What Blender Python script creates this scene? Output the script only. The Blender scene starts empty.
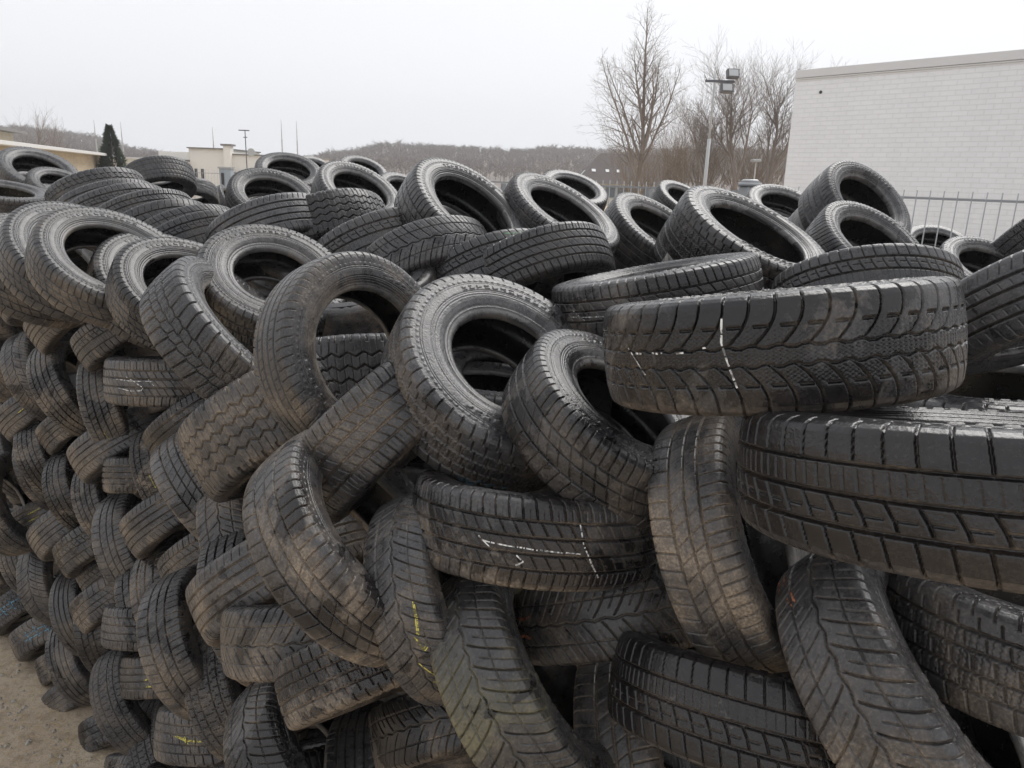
# ---------------------------------------------------------------- helpers
import bpy, bmesh, math, random
import numpy as np
from mathutils import Vector, Matrix, noise as mnoise
scene = bpy.context.scene
COL = scene.collection
PI = math.pi

def link(o):
    COL.objects.link(o); return o

def tag(o, label=None, cat=None, group=None, kind=None):
    if label: o['label'] = label
    if cat: o['category'] = cat
    if group: o['group'] = group
    if kind: o['kind'] = kind
    return o

def empty(name, loc=(0, 0, 0)):
    o = bpy.data.objects.new(name, None); link(o); o.location = loc
    o.empty_display_size = .1
    return o

def mesh_np(name, verts, quads, mats, matidx=None, smooth=True, groove=None):
    me = bpy.data.meshes.new(name)
    v = np.asarray(verts, np.float32); q = np.asarray(quads, np.int32)
    me.vertices.add(len(v)); me.vertices.foreach_set('co', v.ravel())
    me.loops.add(q.size); me.loops.foreach_set('vertex_index', q.ravel())
    me.polygons.add(len(q))
    k = q.shape[1]
    me.polygons.foreach_set('loop_start', np.arange(0, q.size, k, dtype=np.int32))
    me.polygons.foreach_set('loop_total', np.full(len(q), k, np.int32))
    if smooth: me.polygons.foreach_set('use_smooth', np.ones(len(q), bool))
    for m in mats: me.materials.append(m)
    if matidx is not None: me.polygons.foreach_set('material_index', np.asarray(matidx, np.int32))
    if groove is not None:
        at = me.attributes.new('groove', 'FLOAT', 'POINT')
        at.data.foreach_set('value', np.asarray(groove, np.float32))
    me.update(calc_edges=True); me.validate()
    return me

# ---------------------------------------------------------------- materials
def nt(name):
    m = bpy.data.materials.new(name); m.use_nodes = True
    t = m.node_tree; b = t.nodes['Principled BSDF']
    return m, t, b

class NB:
    """tiny node-graph builder"""
    def __init__(s, t): s.t = t; s.l = t.links
    def n(s, typ, **kw):
        x = s.t.nodes.new(typ)
        for k, v in kw.items(): setattr(x, k, v)
        return x
    def put(s, sock, v):
        if hasattr(v, 'is_linked') or hasattr(v, 'links'): s.l.new(v, sock)
        else: sock.default_value = v
    def math(s, op, a, b=None, c=None, clamp=False):
        x = s.n('ShaderNodeMath', operation=op); x.use_clamp = clamp
        s.put(x.inputs[0], a)
        if b is not None: s.put(x.inputs[1], b)
        if c is not None: s.put(x.inputs[2], c)
        return x.outputs[0]
    def smooth(s, v, lo, hi, a=0., b=1.):
        x = s.n('ShaderNodeMapRange', interpolation_type='SMOOTHSTEP')
        s.put(x.inputs[0], v); s.put(x.inputs[1], lo); s.put(x.inputs[2], hi); s.put(x.inputs[3], a); s.put(x.inputs[4], b)
        return x.outputs[0]
    def lin(s, v, lo, hi, a=0., b=1.):
        x = s.n('ShaderNodeMapRange')
        s.put(x.inputs[0], v); s.put(x.inputs[1], lo); s.put(x.inputs[2], hi); s.put(x.inputs[3], a); s.put(x.inputs[4], b)
        return x.outputs[0]
    def mix(s, f, a, b):
        x = s.n('ShaderNodeMix', data_type='RGBA')
        s.put(x.inputs[0], f); s.put(x.inputs[6], a if hasattr(a, 'links') else (*a, 1)); s.put(x.inputs[7], b if hasattr(b, 'links') else (*b, 1))
        return x.outputs[2]
    def noise(s, vec, scale, detail=4., rough=.55, dist=0.):
        x = s.n('ShaderNodeTexNoise'); x.inputs['Scale'].default_value = scale
        x.inputs['Detail'].default_value = detail; x.inputs['Roughness'].default_value = rough
        x.inputs['Distortion'].default_value = dist
        if vec is not None: s.l.new(vec, x.inputs['Vector'])
        return x.outputs[0]
    def bump(s, h, strength, dist, normal=None):
        x = s.n('ShaderNodeBump'); x.inputs['Strength'].default_value = strength
        x.inputs['Distance'].default_value = dist; s.l.new(h, x.inputs['Height'])
        if normal is not None: s.l.new(normal, x.inputs['Normal'])
        return x.outputs[0]

def rubber(name, kind):
    """kind: tread / side / inner. Per-tyre values travel in the object colour: R dust, G wet, B seed, A moss"""
    m, t, b = nt(name); g = NB(t)
    oi = g.n('ShaderNodeObjectInfo'); sep = g.n('ShaderNodeSeparateColor'); g.l.new(oi.outputs['Color'], sep.inputs[0])
    dust, wet, seed, moss = sep.outputs[0], sep.outputs[1], sep.outputs[2], oi.outputs['Alpha']
    tc = g.n('ShaderNodeTexCoord')
    off = g.n('ShaderNodeVectorMath', operation='SCALE'); off.inputs[0].default_value = (37.1, 61.7, 23.3); g.l.new(seed, off.inputs['Scale'])
    add = g.n('ShaderNodeVectorMath', operation='ADD'); g.l.new(tc.outputs['Object'], add.inputs[0]); g.l.new(off.outputs[0], add.inputs[1])
    P = add.outputs[0]
    n1 = g.noise(P, 5.5, 6, .6, .4)
    n2 = g.noise(P, 26., 5, .65)
    n3 = g.noise(P, 170., 3, .6)
    n4 = g.noise(P, 4.2, 5, .55, .8)
    geo = g.n('ShaderNodeNewGeometry'); sx = g.n('ShaderNodeSeparateXYZ'); g.l.new(geo.outputs['Normal'], sx.inputs[0])
    up = g.smooth(sx.outputs[2], -.25, .75)
    base = g.mix(g.lin(n2, .3, .7), (.015, .0155, .018), (.049, .051, .056))
    base = g.mix(g.smooth(n3, .52, .68, 0, .4), base, (.10, .10, .10))
    tone = g.n('ShaderNodeMix', data_type='RGBA', blend_type='MULTIPLY'); tone.inputs[0].default_value = 1
    g.l.new(base, tone.inputs[6]); g.l.new(g.mix(seed, (.62, .62, .64), (1.5, 1.46, 1.42)), tone.inputs[7]); base = tone.outputs[2]
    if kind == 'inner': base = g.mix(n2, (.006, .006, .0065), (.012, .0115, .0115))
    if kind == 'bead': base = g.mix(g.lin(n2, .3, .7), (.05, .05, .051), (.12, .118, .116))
    # dried mud and road dust: washed off where the rain lands, heavier in patches
    patch = g.smooth(n1, .42, .62)
    spk = g.smooth(n2, .40, .60)
    washed = g.math('SUBTRACT', 1., g.math('MULTIPLY', up, .76))
    f = g.math('MULTIPLY', g.math('MULTIPLY', dust, washed), g.math('ADD', .10, g.math('ADD', g.math('MULTIPLY', patch, .66), g.math('MULTIPLY', g.math('MULTIPLY', spk, g.math('ADD', .3, patch)), .4))), clamp=True)
    mud = g.mix(g.smooth(n3, .34, .70), (.140, .111, .084), (.330, .268, .200))
    mud = g.mix(g.smooth(n4, .45, .7, 0, .8), mud, (.13, .118, .105))
    mossf = g.math('MULTIPLY', moss, g.smooth(n1, .3, .6))
    mud = g.mix(g.math('MULTIPLY', mossf, .8), mud, (.12, .118, .055))
    if kind == 'tread':
        at = g.n('ShaderNodeAttribute', attribute_name='groove')
        gr = at.outputs['Fac']
        f = g.math('ADD', f, g.math('MULTIPLY', g.math('MULTIPLY', gr, dust), g.smooth(n1, .38, .62, .12, .95)), clamp=True)
        base = g.mix(g.math('MULTIPLY', gr, .8), base, (.016, .016, .016))  # rubber painted darker down in the grooves, deepening their shade
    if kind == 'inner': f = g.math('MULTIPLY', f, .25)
    col = g.mix(f, base, mud)
    # rain: dark glossy patches of standing film
    w0 = g.math('ADD', g.math('MULTIPLY', n4, .72), g.math('MULTIPLY', n2, .28))
    thr = g.math('SUBTRACT', .78, g.math('MULTIPLY', wet, .42))
    wf = g.smooth(w0, thr, g.math('ADD', thr, .035))
    wf = g.math('MULTIPLY', wf, g.smooth(sx.outputs[2], -.55, -.05))
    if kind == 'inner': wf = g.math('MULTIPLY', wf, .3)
    dark = g.n('ShaderNodeMix', data_type='RGBA', blend_type='MULTIPLY'); dark.inputs[0].default_value = 1
    g.l.new(col, dark.inputs[6]); g.l.new(g.mix(wf, (1, 1, 1), (.20, .19, .20)), dark.inputs[7])
    g.l.new(dark.outputs[2], b.inputs['Base Color'])
    r = g.math('ADD', g.lin(n2, .3, .7, .19, .40), g.math('MULTIPLY', f, .25))
    r = g.math('ADD', g.math('MULTIPLY', r, g.math('SUBTRACT', 1., wf)), g.math('MULTIPLY', wf, .26))
    g.l.new(r, b.inputs['Roughness'])
    b.inputs['Specular IOR Level'].default_value = .5
    h = g.math('ADD', g.math('MULTIPLY', n3, .5), g.math('MULTIPLY', n2, .9))
    g.l.new(g.bump(h, .5, .004 if kind != 'inner' else .002), b.inputs['Normal'])
    return m

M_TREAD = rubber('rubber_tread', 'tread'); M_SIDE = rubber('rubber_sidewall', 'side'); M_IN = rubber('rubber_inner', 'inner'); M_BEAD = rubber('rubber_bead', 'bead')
def chalk_mat(name, c):
    m, t, b = nt(name); g = NB(t)
    tc = g.n('ShaderNodeTexCoord'); n = g.noise(tc.outputs['Object'], 90., 3)
    g.l.new(g.mix(g.smooth(n, .40, .58), tuple(x * .22 for x in c), c), b.inputs['Base Color']); b.inputs['Roughness'].default_value = .9
    return m
CHALK = dict(white=chalk_mat('chalk_white', (.75, .75, .73)), yellow=chalk_mat('chalk_yellow', (.62, .56, .12)), blue=chalk_mat('chalk_blue', (.16, .36, .50)),
             orange=chalk_mat('chalk_orange', (.50, .20, .11)), green=chalk_mat('chalk_green', (.22, .42, .24)))

# ---------------------------------------------------------------- tyre meshes
R0, W0 = .315, .2
def tri(x): return np.abs(((x) % 1.) - .5) * 2.          # 0..1..0
SOFT = [1.3, 0.]
def gv(d, w, soft=None): return np.clip(((w + SOFT[1]) / 2 - d) / SOFT[0] + .5, 0, 1)
def per(n, th, shift): # distance in mm to the nearest of n lateral lines
    p = (th * n / (2 * PI) + shift) % 1.
    return np.abs(p - .5) * (2 * PI * 315 / n)
def pattern(k, th, y):
    """groove depth 0..1 of tread design k at angle th, y in mm (-100..100)"""
    ay = np.abs(y); sg = np.sign(y); out = np.zeros_like(th)
    def lat(n, shift, w, dep=1., mask=None):
        v = gv(per(n, th, shift), w) * dep
        if mask is not None: v = v * mask
        np.maximum(out, v, out=out)
    def lon(y0, w, dep=1., wob=0., n=40):
        yy = y0 + (wob * (tri(th * n / (2 * PI)) - .5) * 2 if wob else 0)
        np.maximum(out, gv(np.abs(y - yy), w) * dep, out=out)
    if k == 'all_season':
        for q in (-52, 52): lon(q, 4.2)
        for q in (-18, 18): lon(q, 5)
        lat(64, .2 * (ay - 52) / 30 + .25 * sg, 2.2, 1, ay > 52)
        lat(64, y / 50., 2., .8, (ay < 52) & (ay > 18)); lat(64, .5 + y / 40, 1.7, .5, ay < 14)
        lat(128, .2 * (ay - 52) / 30 + .5 * sg + .5, 1.4, .3, (ay > 56) & (ay < 78))
    elif k == 'zigzag':
        for q in (-46, -15, 15, 46): lon(q, 3.2, 1, 5.5, 44)
        lat(44, .25, 6., 1, ay > 76); lat(88, .1 + y / 300, 1.6, .35, (ay < 46))
        lat(88, .25, 1.8, .4, (ay > 52))
    elif k == 'chevron':
        sh = 1.15 * (ay / 85) ** .75
        lat(40, -sh + .18 * sg, 3.0, 1, ay > 6)
        lon(0, 2.6, .9, 3, 40); lat(80, -sh * 2 + .36 * sg + .5, 1.5, .5, ay > 24)
        np.maximum(out, gv(np.abs(ay - 48), 2.2) * .7, out=out)
    elif k == 'ribs':
        for q in (-47, -16, 16, 47): lon(q, 5.2)
        lat(70, .35 * (ay - 60) / 30, 1.9, .6, ay > 58); lat(70, y / 90, 1.5, .35, (ay > 24) & (ay < 40))
    elif k == 'winter':
        for q in (-60, 60): lon(q, 3.4)
        for q in (-26, 26): lon(q, 4)
        lat(60, np.floor((y + 200) / 30) * .37 + .1 * tri(y / 9.), 2.8, 1)
        lat(240, np.floor((y + 200) / 30) * .37 + .35 * tri(y / 8.), 1.4, .35)
    elif k == 'asymmetric':
        lon(-44, 6); lon(0, 6); lon(42, 3.6)
        lat(58, .15 * (y - 42) / 40, 2., .9, y > 42); lat(58, .9 * y / 47 + .35 * (y / 47) ** 2, 2.6, .95, (y < 0) & (y > -44)); lat(58, -.25 * (ay - 47) / 40, 2.4, .9, y < -44)
        lat(116, .3 * y / 40, 1.4, .3, (y > 6) & (y < 38))
        np.maximum(out, gv(np.abs(y + 24), 2.) * gv(per(58, th, .3), 24) * .6, out=out)
    elif k == 'arcs':
        wob = 2.5 * np.sin(th * 50)
        np.maximum(out, gv(np.abs(y - 15 - wob), 2.8) * 1, out=out); np.maximum(out, gv(np.abs(y + 15 + wob), 2.8) * 1, out=out)
        q = np.clip((ay - 15) / 70, 0, 1)
        lat(50, .95 * (1 - q) ** 2.2 + .3 * sg, 2.6, 1, ay > 15)
        np.maximum(out, gv(np.abs(ay - 47), 3.2) * gv(per(50, th, .95 * (1 - 32 / 70) ** 2.2 + .3 * sg + .35), 20) * .95, out=out)
        lat(200, .4 * tri(y / 6.), 1.4, .3, ay < 13); lat(200, .5 * tri(y / 7.), 1.2, .2, (ay > 20) & (ay < 46))
    elif k == 'offroad':
        sh = .45 * (ay / 80) + .5 * (sg > 0)
        lat(46, sh, 4.2, 1, ay > 30); lat(46, sh + .22, 3., .85, ay <= 30)
        lon(-30, 3.2, .95, 2.5, 46); lon(30, 3.2, .95, 2.5, 46); lon(0, 2.6, .9, 2., 46)
        lat(138, sh + .3 * tri(y / 9.), 1.3, .3, ay < 74)
    elif k == 'shoulder_lines':
        lon(-34, 4.6); lon(4, 3.4); lon(38, 4.2)
        lat(74, .22 * ((y - 38) / 40) ** 1.5 if False else .18 * (ay - 40) / 40, 2.2, .95, y > 38); lat(52, -.2 * y / 40, 2., .8, y < -34); lat(52, .6 * y / 40, 1.9, .65, (y > -34) & (y < 38))
    elif k == 'block':
        for q in (-50, -18, 18, 50): lon(q, 3.8)
        lat(54, np.floor((y + 200 + 32 - 18) / 32.) * .31 + .35 * (y + 100) / 60, 2.8, 1)
        lat(162, .3 * tri(y / 10.), 1.3, .35, ay < 48)
    elif k == 'worn':
        for q in (-40, 0, 40): lon(q, 5, .45)
        lat(60, .3 * (ay - 40) / 40, 2., .3, ay > 42)
    return out

def profile(thick=False):
    tread = [(-.0985, .274), (-.0985, .286), (-.0955, .2965), (-.0895, .3045), (-.081, .3085), (-.055, .3128), (-.02, .3148), (.02, .3148), (.055, .3128), (.081, .3085), (.0895, .3045), (.0955, .2965), (.0985, .286), (.0985, .274)]
    side = [(.0985, .274), (.0998, .262), (.1002, .248), (.0988, .236), (.0955, .225), (.0905, .2165), (.0868, .2125), (.0862, .2085)]
    bead = [(.0862, .2085), (.0842, .2080), (.0832, .2050), (.0815, .2000), (.0775, .1960), (.0700, .1932), (.0620, .1928), (.0595, .1950), (.0600, .2000)]
    inner = [(.0600, .2000), (.0660, .208), (.0790, .222), (.0880, .243), (.0890, .262), (.0830, .282), (.0680, .297), (.040, .303), (0, .3045)]
    if thick: side, bead, inner = [[(a, r - .030 * min(1., max(0., (.274 - r) / .0785))) for a, r in q] for q in (side, bead, inner)]
    return tread, side, bead, inner
def resample(pts, n):
    p = np.array(pts); d = np.r_[0, np.cumsum(np.hypot(*np.diff(p, axis=0).T))]
    s = np.linspace(0, d[-1], n)
    return np.c_[np.interp(s, d, p[:, 0]), np.interp(s, d, p[:, 1])], s - d[-1] / 2
def revolve(prof, N, flip=False, disp=None, wob=0.):
    """prof: M x 2 of (axial, radius)"""
    M = len(prof); th = np.linspace(0, 2 * PI, N, endpoint=False)
    ax = np.repeat(prof[:, 0][None], N, 0); r = np.repeat(prof[:, 1][None], N, 0)
    TH = np.repeat(th[:, None], M, 1)
    if disp is not None:
        tn = np.gradient(prof, axis=0); tn /= np.linalg.norm(tn, axis=1)[:, None] + 1e-9
        nx, nr = -tn[:, 1], tn[:, 0]             # outward normal for profiles run from -axial to +axial
        ax = ax - disp * nx[None]; r = r - disp * nr[None]
    k = 1 + wob * (np.sin(TH * 2 + 1) * .6 + np.sin(TH * 3 + 2.2) * .4)
    V = np.stack([r * k * np.cos(TH), r * k * np.sin(TH), ax], -1).reshape(-1, 3)
    i = np.arange(N)[:, None]; j = np.arange(M - 1)[None]
    a = i * M + j; b = i * M + j + 1; c = ((i + 1) % N) * M + j + 1; d = ((i + 1) % N) * M + j
    Q = np.stack([a, d, c, b] if not flip else [a, b, c, d], -1).reshape(-1, 4)
    return V, Q, TH
LODS = {2: (1380, 140, 720), 1: (420, 52, 180), 0: (180, 30, 80)}
_cache = {}
def tyre_meshes(pat, lod):
    key = (pat, lod)
    if key in _cache: return _cache[key]
    N, M, NS = LODS[lod]
    thick = pat.endswith('+'); pat = pat.rstrip('+')           # '+' marks the high sidewalls with a small hole
    tp, sp, bp, ip = profile(thick)
    pr, s = resample(tp, M)
    th = np.repeat(np.linspace(0, 2 * PI, N, endpoint=False)[:, None], M, 1)
    y = np.repeat((pr[:, 0] * 1000)[None], N, 0)
    yy = np.repeat((s * 1000)[None], N, 0)          # arc length across, so shoulder lines run down the shoulder
    yu = np.where(np.abs(yy) > 80, np.sign(yy) * (80 + (np.abs(yy) - 80) * .6), yy)
    
    SOFT[0], SOFT[1] = {2: (2.1, .6), 1: (3.6, 1.2), 0: (7., 2.)}[lod]
    g_ = pattern(pat, th, yu); SOFT[0], SOFT[1] = 1.5, 0.
    fade = np.clip((118 - np.abs(yy)) / 10, 0, 1)
    g_ = g_ * fade
    depth = {2: .0085, 1: .0095, 0: .010}[lod] * (.6 if pat == 'worn' else 1)
    V, Q, _ = revolve(pr, N, False, g_ * depth, .004)
    md = {}
    md['tread'] = mesh_np('tread_' + pat, V, Q, [M_TREAD], groove=g_.ravel())
    for sgn in (1, -1):
        p, s2 = resample(sp, 56 if lod == 2 else 18); 
        t2 = np.repeat(np.linspace(0, 2 * PI, NS, endpoint=False)[:, None], len(p), 1); r2 = np.repeat((p[:, 1] * 1000)[None], NS, 0)
        dd = .0016 * (gv(np.abs(r2 - 263), 2.) + gv(np.abs(r2 - 257), 1.4) + gv(np.abs(r2 - 232), 2.) + gv(np.abs(r2 - 226), 1.4) + gv(np.abs(r2 - 219), 1.6))
        rib = gv(np.abs(((t2 * 90 / (2 * PI)) % 1) - .5) * 20, 8.) * (r2 > 264) * (r2 < 272)
        band = (r2 > 238) & (r2 < 252) & (np.sin(t2 * 2 + .6) > .35)
        mark = band * (np.sin(t2 * 60) > -.35) * (np.sin(t2 * 23 + r2 * .45) > -.5)
        dd = dd - .0024 * mark * (lod == 2) - .0012 * rib
        if sgn == 1:
            V, Q, _ = revolve(p, NS, False, dd, .004)
        else:
            V, Q, _ = revolve(p, NS, False, dd, .004); V[:, 2] *= -1; Q = Q[:, ::-1]
        md['side', sgn] = mesh_np('sidewall', V, Q, [M_SIDE])
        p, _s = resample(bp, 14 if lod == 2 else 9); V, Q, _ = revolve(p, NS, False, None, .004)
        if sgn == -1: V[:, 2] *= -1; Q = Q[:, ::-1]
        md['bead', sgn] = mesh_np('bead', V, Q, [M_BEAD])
    full = ip + [(-a, r) for a, r in ip[::-1][1:]]
    p, _s = resample(full, 40 if lod == 2 else 20); V, Q, _ = revolve(p, NS, False, None, .004)
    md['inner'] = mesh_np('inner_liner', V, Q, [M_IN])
    _cache[key] = md
    return md
def joined(pat, n=110, m=22, name='tyre'):
    """the whole tyre in one mesh, for tyres too small or too deep in the heap to show their parts"""
    pat = pat.rstrip('+'); key = ('j', pat, n, m)
    if key in _cache: return _cache[key]
    tp, sp, bp, ip = profile(); Vs, Qs, Ms, Gs = [], [], [], []; off = 0
    full = ip + [(-a, r) for a, r in ip[::-1][1:]]
    pr, s = resample(tp, m); th = np.repeat(np.linspace(0, 2 * PI, n, endpoint=False)[:, None], m, 1); yy = np.repeat((s * 1000)[None], n, 0)
    SOFT[0], SOFT[1] = 7., 2.
    gg = pattern(pat, th, yy); SOFT[0], SOFT[1] = 1.5, 0.
    for k, (p, mi, disp) in enumerate(((pr, 0, gg * .008), (resample(sp + bp[1:], 9)[0], 1, None), (resample(sp + bp[1:], 9)[0], 1, None), (resample(full, 12)[0], 2, None))):
        V, Q, _ = revolve(p, n, False, disp, .004)
        if k == 2: V[:, 2] *= -1; Q = Q[:, ::-1]
        Vs.append(V); Qs.append(Q + off); off += len(V); Ms += [mi] * len(Q)
        Gs.append(gg.ravel() if k == 0 else np.zeros(len(V)))
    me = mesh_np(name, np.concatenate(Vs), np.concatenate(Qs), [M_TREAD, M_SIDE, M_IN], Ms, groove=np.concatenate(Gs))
    _cache[key] = me
    return me
def frame(ax, view, spin=0.):
    """columns X (towards view, square to the axle), Y, Z = axle"""
    z = Vector(ax).normalized(); x = Vector(view); x = (x - z * x.dot(z)).normalized(); y = z.cross(x)
    m = Matrix((x, y, z)).transposed()
    return m @ Matrix.Rotation(spin, 3, 'Z')
def chalk_mesh(strokes, colour, pat):
    """strokes: polylines of (degrees round the tread, mm across, ...) laid as thin ribbons on the tread"""
    tp = np.array(profile()[0][3:-3]); bm = bmesh.new()
    def P(d, y): 
        r = np.interp(y / 1000., tp[:, 0], tp[:, 1]) + .0012; a = math.radians(d)
        return Vector((r * math.cos(a), r * math.sin(a), y / 1000.))
    for st in strokes:
        w = 1.5
        for (d0, y0), (d1, y1) in zip(st[:-1], st[1:]):
            n = max(3, int(max(abs(d1 - d0) / .5, abs(y1 - y0) / 2.5)))
            dx, dy = (d1 - d0) * 5.5, (y1 - y0); L = math.hypot(dx, dy) + 1e-6; ox, oy = -dy / L * w / 5.5, dx / L * w
            prev = None
            for i in range(n + 1):
                f = i / n; d = d0 + (d1 - d0) * f; y = y0 + (y1 - y0) * f
                j = 1 + .35 * mnoise.noise(Vector((d * .7, y * .1, 0)))
                a = bm.verts.new(P(d + ox * j, y + oy * j)); b = bm.verts.new(P(d - ox * j, y - oy * j))
                SOFT[0], SOFT[1] = 1.5, .6
                gd = float(pattern(pat, np.array([math.radians(d)]), np.array([y]))[0])
                if prev and gd < .4 and mnoise.noise(Vector((d * 1.3, y * .25, 3.))) > -.32: bm.faces.new((prev[0], a, b, prev[1]))
                prev = (a, b)
    bmesh.ops.delete(bm, geom=[v for v in bm.verts if not v.link_faces], context='VERTS')
    bmesh.ops.recalc_face_normals(bm, faces=bm.faces)
    me = bpy.data.meshes.new('chalk_mark'); bm.to_mesh(me); bm.free(); me.materials.append(CHALK[colour])
    return me
CAM = Vector((0, 0, 3.2))
def tyre(loc, ax, R, W, pat, lod, dust, wet, moss, label, group='used car tyres heaped in the yard', chalk=None, spin=0.):
    rng = random.Random(hash((round(loc[0] * 1000), round(loc[1] * 1000), round(loc[2] * 1000))))
    loc = Vector(loc); rot = frame(ax, CAM - loc, spin)
    sq = 1 + rng.uniform(-.03, .03)
    mw = Matrix.Translation(loc) @ rot.to_4x4() @ Matrix.Diagonal((R / R0 * sq, R / R0 / sq, W / W0, 1))
    seed = rng.random()
    colr = (dust, wet, seed, moss)
    if lod < 0:
        o = link(bpy.data.objects.new('tyre', joined(pat))); o.matrix_world = mw; o.color = colr
        return tag(o, label, 'tyre', group)
    md = tyre_meshes(pat, lod)
    root = empty('tyre'); root.matrix_world = mw
    def part(name, me, par):
        o = link(bpy.data.objects.new(name, me)); o.parent = par; o.color = colr; return o
    part('tread', md['tread'], root)
    for s in (1, -1):
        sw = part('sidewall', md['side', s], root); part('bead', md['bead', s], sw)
    part('inner_liner', md['inner'], root)
    if chalk:
        for colour, strokes in [(c_, s_) for c_, st_ in chalk for s_ in ([[q] for q in st_] if len(st_) < 3 else [st_])]:
            part('chalk_mark', chalk_mesh(strokes, colour, pat.rstrip('+')), root)
    return tag(root, label, 'tyre', group)
# ---------------------------------------------------------------- camera, sky, light
cam = bpy.data.cameras.new('camera'); camo = link(bpy.data.objects.new('camera', cam))
cam.sensor_width = 36; cam.lens = 36 * 760 / 1024; cam.clip_end = 3000; cam.clip_start = .05
_p, _r = math.radians(15), math.radians(2)
_f = Vector((0, math.cos(_p), -math.sin(_p))); _u = Vector((0, math.sin(_p), math.cos(_p))); _x = Vector((1, 0, 0))
_rt = _x * math.cos(_r) + _u * math.sin(_r); _up = _u * math.cos(_r) - _x * math.sin(_r)
camo.matrix_world = Matrix.Translation(CAM) @ Matrix((_rt, _up, -_f)).transposed().to_4x4()
scene.camera = camo
scene.cycles.use_denoising = True
w = bpy.data.worlds.new('World'); scene.world = w; w.use_nodes = True
wt = w.node_tree; wg = NB(wt); bg = wt.nodes['Background']
sky = wg.n('ShaderNodeTexSky', sky_type='NISHITA'); sky.sun_disc = False
SUN_EL, SUN_AZ = math.radians(52), math.radians(35)
sky.sun_elevation = SUN_EL; sky.sun_rotation = SUN_AZ; sky.air_density = 1.6; sky.dust_density = 6.; sky.ozone_density = 1.
hs = wg.n('ShaderNodeHueSaturation'); hs.inputs['Saturation'].default_value = .10; wt.links.new(sky.outputs[0], hs.inputs['Color'])
# a closed cloud deck: most of the light is the even grey of the clouds, a little of the clear-sky gradient shows through
wt.links.new(wg.mix(.86, hs.outputs[0], (8.2, 8.33, 8.7)), bg.inputs['Color'])
bg.inputs['Strength'].default_value = .083
sl = bpy.data.lights.new('sun', 'SUN'); sl.energy = 1.5; sl.angle = math.radians(40); sl.color = (1, .97, .93)
so = link(bpy.data.objects.new('sun', sl))
_d = Vector((math.cos(SUN_EL) * math.sin(SUN_AZ), math.cos(SUN_EL) * math.cos(SUN_AZ), math.sin(SUN_EL)))
so.rotation_euler = _d.to_track_quat('Z', 'Y').to_euler(); so.location = (0, 0, 30)
vs = scene.view_settings; vs.view_transform = 'Standard'; vs.look = 'None'; vs.gamma = 1; vs.exposure = .66; vs.use_curve_mapping = False

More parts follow.
